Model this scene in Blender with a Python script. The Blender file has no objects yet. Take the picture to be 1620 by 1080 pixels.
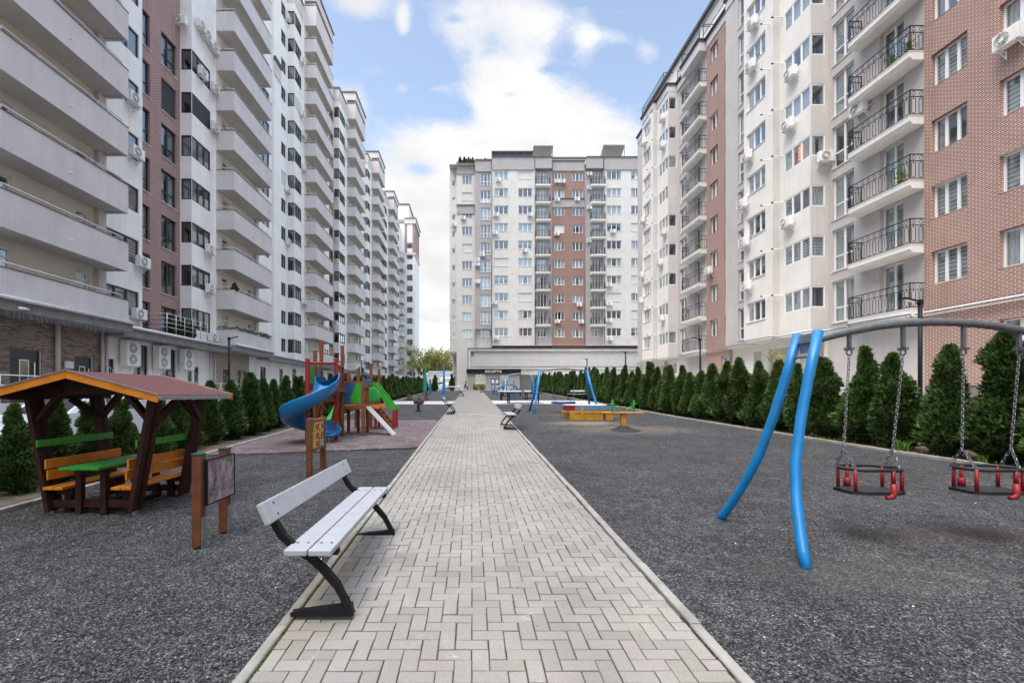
import bpy, math, random
from math import sin, cos, pi, radians, sqrt, atan2, floor
from mathutils import Vector, Matrix
random.seed(11)
SC = bpy.context.scene
COL = SC.collection
F = 720.0            # focal length in photo pixels
S = 0.03             # the courtyard rises gently away from the camera
def G(y): return S * max(-15.0, min(y, 76.0))

# ---------------------------------------------------------------- mesh builder
class MB:
    def __init__(s): s.v = []; s.f = []; s.m = []
    def face(s, pts, m=0):
        n = len(s.v); s.v.extend([tuple(p) for p in pts]); s.f.append(tuple(range(n, n+len(pts)))); s.m.append(m)
    def box(s, x0, x1, y0, y1, z0, z1, m=0):
        n = len(s.v)
        s.v += [(x0,y0,z0),(x1,y0,z0),(x1,y1,z0),(x0,y1,z0),(x0,y0,z1),(x1,y0,z1),(x1,y1,z1),(x0,y1,z1)]
        for q in ((0,3,2,1),(4,5,6,7),(0,1,5,4),(1,2,6,5),(2,3,7,6),(3,0,4,7)):
            s.f.append(tuple(n+i for i in q)); s.m.append(m)
    def bar(s, p, q, w, h, m=0, up=(0,0,1)):
        p = Vector(p); q = Vector(q); d = (q-p).normalized(); u = Vector(up)
        if abs(d.dot(u)) > .98: u = Vector((0,1,0))
        a = d.cross(u).normalized()*(w/2); b = a.cross(d).normalized()*(h/2)
        n = len(s.v)
        for c in (p, q):
            for t in (-a-b, a-b, a+b, -a+b): s.v.append(tuple(c+t))
        for f in ((0,3,2,1),(4,5,6,7),(0,1,5,4),(1,2,6,5),(2,3,7,6),(3,0,4,7)):
            s.f.append(tuple(n+i for i in f)); s.m.append(m)
    def tube(s, pts, r, n=8, m=0, closed=False, caps=True):
        pts = [Vector(p) for p in pts]; k = len(pts)
        rr = r if isinstance(r, (list, tuple)) else [r]*k
        base = len(s.v); prev = None
        for i, p in enumerate(pts):
            if closed: d = pts[(i+1) % k]-pts[(i-1) % k]
            else: d = pts[min(i+1, k-1)]-pts[max(i-1, 0)]
            d.normalize()
            if prev is None:
                u = Vector((0,0,1)) if abs(d.z) < .9 else Vector((1,0,0))
                a = d.cross(u).normalized()
            else:
                a = (prev-d*prev.dot(d)).normalized()
            prev = a; b = d.cross(a)
            for j in range(n):
                t = 2*pi*j/n
                s.v.append(tuple(p+(a*cos(t)+b*sin(t))*rr[i]))
        for i in range(k if closed else k-1):
            for j in range(n):
                A = base+i*n; B = base+((i+1) % k)*n
                s.f.append((A+j, A+(j+1) % n, B+(j+1) % n, B+j)); s.m.append(m)
        if caps and not closed:
            s.f.append(tuple(base+j for j in range(n-1, -1, -1))); s.m.append(m)
            s.f.append(tuple(base+(k-1)*n+j for j in range(n))); s.m.append(m)
    def lathe(s, prof, c=(0,0,0), n=16, m=0):
        base = len(s.v)
        for r, z in prof:
            for j in range(n):
                t = 2*pi*j/n; s.v.append((c[0]+r*cos(t), c[1]+r*sin(t), c[2]+z))
        for i in range(len(prof)-1):
            for j in range(n):
                s.f.append((base+i*n+j, base+i*n+(j+1) % n, base+(i+1)*n+(j+1) % n, base+(i+1)*n+j)); s.m.append(m)
    def prism(s, poly, axis, a0, a1, m=0):
        """poly of 2-D points extruded along axis 0/1/2 from a0 to a1"""
        def P(q, a): return [(a,q[0],q[1]), (q[0],a,q[1]), (q[0],q[1],a)][axis]
        n = len(poly); b = len(s.v)
        s.v += [P(q,a0) for q in poly]+[P(q,a1) for q in poly]
        s.f.append(tuple(b+i for i in range(n))); s.m.append(m)
        s.f.append(tuple(b+n+i for i in range(n-1,-1,-1))); s.m.append(m)
        for i in range(n):
            j = (i+1) % n; s.f.append((b+i, b+j, b+n+j, b+n+i)); s.m.append(m)
    def xform(s, M, i0=0):
        for i in range(i0, len(s.v)): s.v[i] = tuple(M @ Vector(s.v[i]))
    def mesh(s, name, mats, off=(0,0,0), smooth=False):
        me = bpy.data.meshes.new(name)
        ox, oy, oz = off
        me.from_pydata([(x-ox, y-oy, z-oz) for x, y, z in s.v], [], s.f)
        if not isinstance(mats, (list, tuple)): mats = [mats]
        for mt in mats: me.materials.append(mt)
        if len(mats) > 1: me.polygons.foreach_set('material_index', s.m)
        if smooth: me.polygons.foreach_set('use_smooth', [True]*len(me.polygons))
        me.update(); return me
    def build(s, name, mats, parent=None, off=None, smooth=False, bevel=0, loc=None):
        if off is None: off = tuple(parent.location) if parent is not None and parent.get('_w', 0) else (0,0,0)
        me = s.mesh(name, mats, off, smooth)
        o = bpy.data.objects.new(name, me); COL.objects.link(o)
        if parent is not None: o.parent = parent
        if loc: o.location = loc
        if bevel:
            md = o.modifiers.new('edge', 'BEVEL'); md.width = bevel; md.segments = 2; md.limit_method = 'ANGLE'
        return o
def tag(o, label=None, cat=None, group=None, kind=None):
    if label: o['label'] = label
    if cat: o['category'] = cat
    if group: o['group'] = group
    if kind: o['kind'] = kind
    return o
def thing(name, label, cat, loc=(0,0,0), rz=0, group=None, world=False):
    o = bpy.data.objects.new(name, None); COL.objects.link(o)
    o.location = loc; o.rotation_euler = (0,0,rz); o.empty_display_size = .2
    if world: o['_w'] = 1
    return tag(o, label, cat, group)
KIDS = {}
def kids(o): return [c for c in bpy.data.objects if c.parent is o]
def copy_tree(o, parent=None, cache={}):
    c = o.copy(); COL.objects.link(c)
    if parent is not None: c.parent = parent
    if o.name not in cache: cache[o.name] = kids(o)
    for ch in cache[o.name]: copy_tree(ch, c)
    return c
ONES = 'first second third fourth fifth sixth seventh eighth ninth tenth eleventh twelfth thirteenth fourteenth fifteenth sixteenth seventeenth eighteenth nineteenth'.split()
TENS = {2:('twenty','twentieth'),3:('thirty','thirtieth'),4:('forty','fortieth'),5:('fifty','fiftieth'),6:('sixty','sixtieth'),7:('seventy','seventieth')}
def ordw(n):
    if n < 20: return ONES[n-1]
    a, b = divmod(n, 10)
    return TENS[a][1] if b == 0 else TENS[a][0]+'-'+ONES[b-1]

# ---------------------------------------------------------------- materials
def newmat(name):
    m = bpy.data.materials.new(name); m.use_nodes = True
    nt = m.node_tree; b = nt.nodes['Principled BSDF']
    return m, nt, b
def N(nt, t, **kw):
    n = nt.nodes.new(t)
    for k, v in kw.items():
        if k in n.inputs: n.inputs[k].default_value = v
        else: setattr(n, k, v)
    return n
def L(nt, a, b): nt.links.new(a, b)
def mth(nt, op, a, b=None, c=None, clamp=False):
    n = nt.nodes.new('ShaderNodeMath'); n.operation = op; n.use_clamp = clamp
    for i, x in enumerate((a, b, c)):
        if x is None: continue
        if isinstance(x, (int, float)): n.inputs[i].default_value = x
        else: nt.links.new(x, n.inputs[i])
    return n.outputs[0]
def mixc(nt, fac, a, b, mode='MIX'):
    n = nt.nodes.new('ShaderNodeMix'); n.data_type = 'RGBA'; n.blend_type = mode
    for s_, x in ((n.inputs[0], fac), (n.inputs[6], a), (n.inputs[7], b)):
        if isinstance(x, (int, float)): s_.default_value = x
        elif isinstance(x, (tuple, list)): s_.default_value = (*x[:3], 1)
        else: nt.links.new(x, s_)
    return n.outputs[2]
def ramp(nt, fac, stops):
    n = nt.nodes.new('ShaderNodeValToRGB'); cr = n.color_ramp
    while len(cr.elements) < len(stops): cr.elements.new(.5)
    for e, (p, c) in zip(cr.elements, stops):
        e.position = p; e.color = (*c, 1) if isinstance(c, (tuple, list)) else (c, c, c, 1)
    nt.links.new(fac, n.inputs[0]); return n.outputs[0]
def noise(nt, vec, scale, detail=4, rough=.55):
    n = N(nt, 'ShaderNodeTexNoise', Scale=scale, Detail=detail, Roughness=rough)
    if vec is not None: nt.links.new(vec, n.inputs['Vector'])
    return n.outputs[0]
def vmul(nt, vec, v):
    n = nt.nodes.new('ShaderNodeVectorMath'); n.operation = 'MULTIPLY'
    nt.links.new(vec, n.inputs[0]); n.inputs[1].default_value = v; return n.outputs[0]
def bump(nt, b, h, strength, dist=.01):
    n = N(nt, 'ShaderNodeBump', Strength=strength, Distance=dist)
    nt.links.new(h, n.inputs['Height']); nt.links.new(n.outputs[0], b.inputs['Normal'])
def pos(nt): return nt.nodes.new('ShaderNodeNewGeometry').outputs['Position']
def sc(c, k): return tuple(min(1, x*k) for x in c)
def pmat(name, col, rough=.6, var=.12, scale=6, metal=0, bmp=0, bsc=60, streak=0, spec=.5, coat=0):
    m, nt, b = newmat(name); p = pos(nt)
    n1 = noise(nt, p, scale, 5)
    fac = ramp(nt, n1, [(.3, 0.), (.7, 1.)])
    c = mixc(nt, fac, sc(col, 1-var), sc(col, 1+var))
    if streak:      # rain streaks down plaster
        n2 = noise(nt, vmul(nt, p, (2.2, 2.2, .12)), 1.6, 4, .6)
        c = mixc(nt, mth(nt, 'MULTIPLY', ramp(nt, n2, [(.5, 0.), (.75, 1.)]), streak), c, sc(col, .55))
    L(nt, c, b.inputs['Base Color'])
    b.inputs['Roughness'].default_value = rough; b.inputs['Metallic'].default_value = metal
    b.inputs['Specular IOR Level'].default_value = spec; b.inputs['Coat Weight'].default_value = coat
    if bmp: bump(nt, b, noise(nt, p, bsc, 3), bmp, .004)
    return m
def brickmat(name, c1, c2, mortar, w, h, ms, bias=0., var=.12, offs=.5):
    m, nt, b = newmat(name); p = pos(nt)
    sx = nt.nodes.new('ShaderNodeSeparateXYZ'); L(nt, p, sx.inputs[0])
    cx = nt.nodes.new('ShaderNodeCombineXYZ')
    L(nt, mth(nt, 'ADD', sx.outputs[0], sx.outputs[1]), cx.inputs[0]); L(nt, sx.outputs[2], cx.inputs[1])
    bt = nt.nodes.new('ShaderNodeTexBrick'); L(nt, cx.outputs[0], bt.inputs['Vector'])
    bt.inputs['Color1'].default_value = (*c1,1); bt.inputs['Color2'].default_value = (*c2,1); bt.inputs['Mortar'].default_value = (*mortar,1)
    bt.inputs['Scale'].default_value = 1; bt.inputs['Mortar Size'].default_value = ms; bt.inputs['Mortar Smooth'].default_value = .1
    bt.inputs['Bias'].default_value = bias; bt.inputs['Brick Width'].default_value = w; bt.inputs['Row Height'].default_value = h
    bt.offset = offs
    n1 = noise(nt, p, .7, 5); n2 = noise(nt, vmul(nt, p, (1.5,1.5,.15)), 1.2, 3)
    c = mixc(nt, ramp(nt, n1, [(.3,0.),(.7,1.)]), sc((1,1,1),1-var), (1,1,1))
    c = mixc(nt, 1., bt.outputs[0], c, 'MULTIPLY')
    c = mixc(nt, mth(nt,'MULTIPLY',ramp(nt, n2, [(.55,0.),(.8,1.)]),.25), c, sc(c1,.5))
    L(nt, c, b.inputs['Base Color']); b.inputs['Roughness'].default_value = .8
    bump(nt, b, mth(nt, 'SUBTRACT', 1., bt.outputs[1]), .35, .008)
    return m
def leafmat(name, dark, mid, lite, brown=None, trans=.25):
    m, nt, b = newmat(name)
    g = nt.nodes.new('ShaderNodeNewGeometry')
    oi = nt.nodes.new('ShaderNodeObjectInfo')
    r = mth(nt, 'FRACT', mth(nt, 'ADD', g.outputs['Random Per Island'], mth(nt, 'MULTIPLY', oi.outputs['Random'], 7.3)))
    st = [(0., dark), (.5, mid), (.9, lite)]
    if brown: st += [(.97, brown)]
    c = ramp(nt, r, st)
    n1 = noise(nt, g.outputs['Position'], 2.2, 3)
    c = mixc(nt, 1., c, ramp(nt, n1, [(.3,.65),(.7,1.25)]), 'MULTIPLY')
    c = mixc(nt, 1., c, ramp(nt, oi.outputs['Random'], [(0.,.8),(1.,1.2)]), 'MULTIPLY')
    L(nt, c, b.inputs['Base Color']); b.inputs['Roughness'].default_value = .6
    b.inputs['Specular IOR Level'].default_value = .3
    t = nt.nodes.new('ShaderNodeBsdfTranslucent'); L(nt, c, t.inputs[0])
    mx = nt.nodes.new('ShaderNodeMixShader'); mx.inputs[0].default_value = trans
    L(nt, b.outputs[0], mx.inputs[1]); L(nt, t.outputs[0], mx.inputs[2])
    L(nt, mx.outputs[0], nt.nodes['Material Output'].inputs[0])
    return m
def glassmat(name, tint=(.62,.68,.7), lo=.13, hi=.8):
    m, nt, b = newmat(name); nt.nodes.remove(b)
    tr = nt.nodes.new('ShaderNodeBsdfTransparent'); tr.inputs[0].default_value = (*tint,1)
    gl = nt.nodes.new('ShaderNodeBsdfGlossy'); gl.inputs['Roughness'].default_value = .03; gl.inputs[0].default_value = (.9,.95,1,1)
    p = pos(nt); bp = N(nt, 'ShaderNodeBump', Strength=.12, Distance=.02); L(nt, noise(nt, p, 1.3, 1), bp.inputs['Height']); L(nt, bp.outputs[0], gl.inputs['Normal'])
    lw = N(nt, 'ShaderNodeLayerWeight', Blend=.35)
    fac = mth(nt, 'ADD', mth(nt, 'MULTIPLY', mth(nt, 'POWER', lw.outputs['Facing'], 2.2), hi-lo), lo)
    mx = nt.nodes.new('ShaderNodeMixShader'); L(nt, fac, mx.inputs[0]); L(nt, tr.outputs[0], mx.inputs[1]); L(nt, gl.outputs[0], mx.inputs[2])
    L(nt, mx.outputs[0], nt.nodes['Material Output'].inputs[0]); return m
def foldmat(name, col, axis='U', scale=9):
    """curtain folds or blind stripes"""
    m, nt, b = newmat(name); p = pos(nt)
    sx = nt.nodes.new('ShaderNodeSeparateXYZ'); L(nt, p, sx.inputs[0])
    if axis == 'U':
        u = mth(nt, 'ADD', sx.outputs[0], sx.outputs[1])
        w = mth(nt, 'SINE', mth(nt, 'ADD', mth(nt, 'MULTIPLY', u, scale*6.28), mth(nt, 'MULTIPLY', noise(nt, p, 3, 2), 9.)))
        c = mixc(nt, mth(nt, 'MULTIPLY_ADD', w, .5, .5), sc(col,.72), sc(col,1.05))  # fold shading put into the colour of a flat sheet
    else:
        w = mth(nt, 'SINE', mth(nt, 'MULTIPLY', sx.outputs[2], scale*6.28))
        c = mixc(nt, ramp(nt, mth(nt,'MULTIPLY_ADD', w, .5, .5), [(.4,0.),(.6,1.)]), sc(col,.45), col)
    L(nt, c, b.inputs['Base Color']); b.inputs['Roughness'].default_value = .85
    return m

M = {}
M['white'] = pmat('white plaster', (.85,.84,.82), .85, .05, .9, bmp=.15, bsc=120, streak=.22)
M['creamC'] = pmat('darkened cream plaster', (.605,.60,.57), .85, .06, .9, bmp=.15, bsc=120, streak=.2)  # cream darkened to offset the strong light on the far front
M['cream'] = pmat('cream plaster', (.745,.735,.69), .85, .05, .9, bmp=.15, bsc=120, streak=.22)
M['creamShade'] = pmat('shaded cream plaster', (.56,.54,.52), .85, .05, .9, bmp=.15, bsc=120, streak=.2)  # cream darkened for the bay flanks, their shade put into the colour
M['beige'] = pmat('beige plaster', (.70,.67,.61), .85, .05, .8, bmp=.1, bsc=120, streak=.1)
M['lilac'] = pmat('grey lilac plaster', (.60,.57,.57), .85, .07, .8, bmp=.15, bsc=120, streak=.16)
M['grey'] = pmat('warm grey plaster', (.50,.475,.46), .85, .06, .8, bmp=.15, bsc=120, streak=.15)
M['dgrey'] = pmat('grey plinth stone', (.16,.155,.155), .8, .25, 3, bmp=.3, bsc=40)
M['soffit'] = pmat('soffit paint', (.62,.59,.54), .9, .08, .9)
M['trim'] = pmat('dark cornice metal', (.09,.08,.085), .5, .2, 3)
M['brickL'] = brickmat('red brown brick cladding', (.26,.10,.08), (.20,.08,.065), (.58,.49,.46), .25, .077, .013)
M['brickR'] = brickmat('pink brown brick cladding', (.27,.125,.095), (.21,.095,.075), (.60,.50,.44), .25, .077, .013)
M['brickG'] = brickmat('beige grey brick slips', (.34,.275,.22), (.045,.032,.026), (.30,.26,.22), .24, .065, .007, bias=-.25, var=.3)
M['marble'] = pmat('mottled stone cladding', (.34,.28,.22), .6, .5, 7, bmp=.1)
M['fwhite'] = pmat('white window frame', (.82,.82,.82), .35, .03, 2)
M['fdark'] = pmat('anthracite window frame', (.035,.04,.045), .35, .15, 2)
M['glass'] = glassmat('window glass', (.66,.71,.72), .2, .9)
M['glassd'] = glassmat('grey window glass', (.5,.56,.58), .2, .9)
M['net'] = foldmat('net curtain', (.8,.8,.78), 'U', 7)
M['drape'] = foldmat('drape', (.45,.43,.42), 'U', 6)
M['zebra'] = foldmat('striped blind', (.74,.76,.74), 'Z', 6)
M['shut'] = foldmat('roller shutter', (.8,.8,.8), 'Z', 18)
M['shutd'] = foldmat('dark roller shutter', (.06,.06,.07), 'Z', 18)
M['sill'] = pmat('white sill', (.78,.77,.75), .5, .06, 3)
M['steel'] = pmat('brushed steel', (.62,.62,.63), .3, .1, 8, metal=.85)
M['galv'] = pmat('galvanised tube', (.36,.38,.40), .42, .22, 14, metal=.75, bmp=.15, bsc=120)
M['iron'] = pmat('black wrought iron', (.022,.02,.022), .5, .3, 10)
M['acw'] = pmat('white enamel casing', (.78,.78,.77), .4, .08, 3)
M['rail'] = pmat('pale steel rail', (.66,.66,.67), .32, .08, 6, metal=.25)
M['band'] = pmat('grey awning sheet', (.21,.205,.21), .6, .2, 3, streak=.3)
M['galvd'] = pmat('dark galvanised tube', (.15,.165,.175), .4, .22, 14, metal=.4, bmp=.1, bsc=120)
M['chainm'] = pmat('chain steel', (.2,.2,.21), .4, .2, 20, metal=.6)
M['acd'] = pmat('fan grille grey', (.27,.26,.25), .5, .2, 8)
M['black'] = pmat('black paint', (.009,.009,.010), .5, .3, 8, spec=.25)
M['pgrey'] = pmat('grey painted plank', (.36,.37,.40), .42, .07, 9, bmp=.12, bsc=45)
M['bolt'] = pmat('bolt steel', (.14,.14,.15), .4, .2, 30, metal=.6)
M['blue'] = pmat('blue powder coat', (.002,.18,.46), .4, .12, 5, coat=.08)
M['blueS'] = pmat('blue slide plastic', (.008,.15,.36), .34, .12, 3, coat=.1)
M['blueP'] = pmat('blue panel', (.02,.09,.24), .45, .15, 4)
M['green'] = pmat('green panel', (.03,.31,.02), .45, .15, 5)
M['greenW'] = pmat('green painted wood', (.025,.24,.03), .4, .2, 7, bmp=.2, bsc=25)
M['greenT'] = pmat('green tube', (.02,.33,.05), .38, .12, 5)
M['red'] = pmat('red paint', (.26,.008,.010), .45, .2, 5)
M['redP'] = pmat('red plastic', (.24,.006,.010), .5, .15, 12)
M['orange'] = pmat('orange painted wood', (.60,.20,.012), .42, .16, 8, bmp=.2, bsc=25)
M['yellow'] = pmat('yellow paint', (.44,.23,.015), .42, .2, 8)
M['postw'] = pmat('brown stained post', (.13,.042,.016), .5, .3, 9, bmp=.25, bsc=30)
M['tile'] = pmat('yellow tile', (.72,.48,.05), .4, .15, 14)
M['amber'] = pmat('amber painted board', (.50,.23,.03), .45, .2, 9, bmp=.15, bsc=30)
M['timber'] = pmat('orange brown timber', (.20,.055,.013), .5, .28, 9, bmp=.25, bsc=30)
M['dbrown'] = pmat('dark brown timber', (.036,.012,.007), .6, .4, 8, bmp=.25, bsc=30, spec=.25)
M['mbrown'] = pmat('brown board', (.13,.045,.03), .5, .3, 8)
M['rubber'] = pmat('black rubber', (.018,.018,.019), .6, .3, 20, bmp=.2, bsc=90)
M['shingle'] = pmat('dark red roofing felt', (.105,.034,.033), .85, .35, 30, bmp=.5, bsc=160)
M['chalk'] = None
M['carw'] = pmat('white car paint', (.8,.8,.82), .25, .03, 2, coat=.6)
M['carg'] = pmat('car glass', (.02,.03,.03), .08, .2, 2)
M['tyre'] = pmat('tyre', (.018,.018,.018), .7, .2, 10)
M['conc'] = pmat('pale concrete', (.55,.53,.50), .8, .12, 3, bmp=.3, bsc=60)
M['asph'] = pmat('asphalt', (.06,.06,.062), .9, .25, 12, bmp=.4, bsc=120)
M['walk'] = pmat('pale paving', (.42,.41,.40), .85, .12, 3, bmp=.2, bsc=60)
M['soil'] = pmat('bare soil', (.10,.075,.052), .95, .45, 7, bmp=1., bsc=30)
M['skin'] = pmat('skin', (.5,.3,.22), .5, .05, 5)
M['cloth'] = pmat('dark clothes', (.014,.014,.02), .85, .3, 12)
M['hair'] = pmat('dark hair', (.012,.009,.008), .6, .3, 30)
M['bark'] = pmat('bark', (.075,.055,.042), .9, .35, 20, bmp=.6, bsc=40)
M['paper'] = pmat('paper notice', (.75,.75,.75), .6, .1, 20)
M['thuja'] = leafmat('thuja foliage', (.014,.044,.010), (.045,.115,.024), (.19,.29,.09), (.17,.12,.05), .3)
M['spring'] = leafmat('spring foliage', (.16,.17,.03), (.36,.36,.06), (.55,.53,.16), (.30,.24,.12), .35)
M['grass'] = leafmat('weed blades', (.06,.16,.02), (.12,.26,.03), (.20,.34,.06), None, .3)
# ---------------------------------------------------------------- ground
PL, PR = -1.285, 1.515          # outer edges of the footpath
def gravel_mat():
    m, nt, b = newmat('crushed stone gravel'); p = pos(nt)
    p2 = vmul(nt, p, (1,1,0))
    nz = noise(nt, p2, 35, 2)
    pv = N(nt, 'ShaderNodeVectorMath', operation='ADD'); L(nt, p2, pv.inputs[0])
    cmb = nt.nodes.new('ShaderNodeCombineXYZ'); L(nt, mth(nt,'MULTIPLY',nz,.02), cmb.inputs[0]); L(nt, cmb.outputs[0], pv.inputs[1])
    v = N(nt, 'ShaderNodeTexVoronoi', Scale=80.); L(nt, pv.outputs[0], v.inputs['Vector'])
    v2 = N(nt, 'ShaderNodeTexVoronoi', Scale=34.); L(nt, pv.outputs[0], v2.inputs['Vector'])
    sp = nt.nodes.new('ShaderNodeSeparateColor'); L(nt, v.outputs['Color'], sp.inputs[0])
    sp2 = nt.nodes.new('ShaderNodeSeparateColor'); L(nt, v2.outputs['Color'], sp2.inputs[0])
    c = ramp(nt, sp.outputs[0], [(0.,(.012,.012,.013)),(.4,(.066,.066,.068)),(.75,(.15,.149,.151)),(.95,(.25,.25,.25)),(1.,(.33,.325,.32))])
    gap = ramp(nt, v.outputs['Distance'], [(.25,1.),(.75,.25)])
    c = mixc(nt, .95, c, gap, 'MULTIPLY')
    c = mixc(nt, .55, c, ramp(nt, sp2.outputs[0], [(0.,.35),(1.,1.4)]), 'MULTIPLY')
    c = mixc(nt, 1., c, ramp(nt, noise(nt, p2, 5., 6, .7), [(.3,.55),(.7,1.45)]), 'MULTIPLY')
    c = mixc(nt, 1., c, ramp(nt, noise(nt, p2, .9, 5, .6), [(.32,.7),(.68,1.3)]), 'MULTIPLY')
    # worn earthy and sandy patches with a shape of their own
    nb = noise(nt, p2, 3.2, 5, .65)
    def patch(cx, cy, rx, ry, col, amt):
        s = nt.nodes.new('ShaderNodeVectorMath'); s.operation = 'SUBTRACT'; L(nt, p2, s.inputs[0]); s.inputs[1].default_value = (cx,cy,0)
        l = nt.nodes.new('ShaderNodeVectorMath'); l.operation = 'LENGTH'; L(nt, vmul(nt, s.outputs[0], (1/rx,1/ry,0)), l.inputs[0])
        k = mth(nt, 'ADD', mth(nt,'SUBTRACT',1.15,l.outputs['Value']), mth(nt,'MULTIPLY',mth(nt,'SUBTRACT',nb,.5),1.6))
        k = mth(nt, 'MULTIPLY', ramp(nt, k, [(.1,0.),(.8,1.)]), amt)
        k = mth(nt, 'MULTIPLY', k, ramp(nt, sp.outputs[1], [(.1,.35),(.6,1.)]))
        return mixc(nt, k, cc[0], col)
    cc = [c]
    for a in ((4.3,17.3,1.7,1.0,(.40,.31,.20),.75),(5.2,15.2,2.6,1.5,(.27,.22,.16),.6),(4.35,4.85,.62,.26,(.075,.055,.04),.55),(5.5,4.95,1.0,.3,(.06,.042,.03),.7),
              (3.4,3.9,1.2,.6,(.16,.15,.135),.3),(4.6,21.5,1.8,1.,(.2,.17,.14),.5)):
        cc[0] = patch(*a)
    L(nt, cc[0], b.inputs['Base Color']); b.inputs['Roughness'].default_value = .8; b.inputs['Specular IOR Level'].default_value = .35
    hgt = mth(nt, 'ADD', mth(nt,'MULTIPLY',v.outputs['Distance'],-1.), mth(nt,'MULTIPLY',sp.outputs[2],.9))
    hgt = mth(nt, 'ADD', hgt, mth(nt,'MULTIPLY',noise(nt, p2, 7., 4),1.1))
    bump(nt, b, hgt, 1., .014); return m
def paver_mat():
    m, nt, b = newmat('concrete paver'); g = nt.nodes.new('ShaderNodeNewGeometry'); p = g.outputs['Position']
    c = ramp(nt, g.outputs['Random Per Island'], [(0.,(.235,.220,.190)),(.3,(.275,.256,.222)),(.6,(.285,.266,.235)),(.85,(.292,.264,.236)),(1.,(.255,.242,.222))])
    c = mixc(nt, 1., c, ramp(nt, noise(nt, p, 1.1, 5), [(.3,.78),(.7,1.12)]), 'MULTIPLY')
    c = mixc(nt, 1., c, ramp(nt, noise(nt, p, 90, 3), [(.3,.86),(.7,1.1)]), 'MULTIPLY')
    # faint chalk scrawls
    ch = noise(nt, p, 2.3, 2); ln = mth(nt, 'ABSOLUTE', mth(nt,'SUBTRACT',noise(nt, p, 4.2, 3),.5))
    k = mth(nt,'MULTIPLY',ramp(nt, ln, [(.0,1.),(.008,0.)]), ramp(nt, ch, [(.6,0.),(.68,.35)]))
    c = mixc(nt, k, c, (.7,.7,.7))
    # dark gum specks
    vv = N(nt, 'ShaderNodeTexVoronoi', Scale=3.1); L(nt, vmul(nt, p, (1,1,0)), vv.inputs['Vector'])
    c = mixc(nt, ramp(nt, vv.outputs['Distance'], [(.022,.8),(.03,0.)]), c, (.06,.06,.055))
    L(nt, c, b.inputs['Base Color']); b.inputs['Roughness'].default_value = .8
    bump(nt, b, noise(nt, p, 160, 3), .25, .003); return m
def joint_mat():
    m, nt, b = newmat('mossy joint sand'); p = pos(nt)
    sx = nt.nodes.new('ShaderNodeSeparateXYZ'); L(nt, p, sx.inputs[0])
    k = mth(nt,'MULTIPLY', ramp(nt, mth(nt,'ADD',mth(nt,'MULTIPLY',sx.outputs[0],1.),1.2), [(.04,1.),(.14,0.)]), ramp(nt, noise(nt,p,4,3),[(.3,.3),(.55,1.)]))
    c = mixc(nt, k, mixc(nt, ramp(nt, noise(nt,p,6,4),[(.4,0.),(.6,1.)]), (.13,.122,.10), (.065,.06,.05)), (.07,.10,.012))
    L(nt, c, b.inputs['Base Color']); b.inputs['Roughness'].default_value = .95
    bump(nt, b, noise(nt,p,70,3), .8, .01); return m
def mat_mat():
    m, nt, b = newmat('worn maroon rubber tiles'); p = pos(nt)
    c = mixc(nt, ramp(nt, noise(nt, vmul(nt,p,(1,2.2,0)), 1.2, 6, .65), [(.35,0.),(.65,1.)]), (.078,.053,.053), (.15,.118,.12))
    c = mixc(nt, ramp(nt, noise(nt, vmul(nt,p,(1,1.8,0)), 2.6, 5, .7), [(.5,0.),(.62,.6)]), c, (.085,.05,.045))
    ln = mth(nt, 'ABSOLUTE', mth(nt,'SUBTRACT',noise(nt, p, .9, 3),.5))
    c = mixc(nt, mth(nt,'MULTIPLY',ramp(nt, ln, [(.0,1.),(.012,0.)]),.5), c, (.36,.32,.33))
    bt = nt.nodes.new('ShaderNodeTexBrick'); L(nt, p, bt.inputs['Vector']); bt.offset = 0
    for k_, v_ in (('Scale',1),('Brick Width',.5),('Row Height',.5),('Mortar Size',.006)): bt.inputs[k_].default_value = v_
    c = mixc(nt, mth(nt,'MULTIPLY',bt.outputs[1],.6), c, (.05,.03,.03))
    L(nt, c, b.inputs['Base Color']); b.inputs['Roughness'].default_value = .9
    bump(nt, b, noise(nt,p,70,3), .4, .004); return m
def strip(name, m, x0, x1, ys, dz, wig=0):
    """sheet that follows the slope; x0/x1 may be functions of y"""
    mb = MB(); f0 = x0 if callable(x0) else (lambda y: x0); f1 = x1 if callable(x1) else (lambda y: x1)
    for a, b_ in zip(ys[:-1], ys[1:]):
        mb.face([(f0(a),a,G(a)+dz),(f1(a),a,G(a)+dz),(f1(b_),b_,G(b_)+dz),(f0(b_),b_,G(b_)+dz)])
    return tag(mb.build(name, m), kind='structure')
def rcurb(y):
    P = [(-15,9.95),(8.1,9.87),(10.1,9.5),(20.3,8.85),(40,8.8),(70,8.5)]
    for (a,xa),(b_,xb) in zip(P[:-1],P[1:]):
        if y <= b_: return xa+(xb-xa)*max(0,min(1,(y-a)/(b_-a)))
    return P[-1][1]
LC = -5.78
YS = [-15,-5,0,4,8,12,16,20,25,30,35,40,50,60,70]
M['gravel'] = gravel_mat()
mb = MB(); gx = [-600,-30,-8,0,8,30,600]; gy = [-400,-15,0,20,40,60,76,120,800]
for i in range(len(gx)-1):
    for j in range(len(gy)-1):
        mb.face([(gx[i],gy[j],G(gy[j])-.32),(gx[i+1],gy[j],G(gy[j])-.32),(gx[i+1],gy[j+1],G(gy[j+1])-.32),(gx[i],gy[j+1],G(gy[j+1])-.32)])
tag(mb.build('ground', M['asph']), kind='structure')
from mathutils import noise as mn
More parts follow.
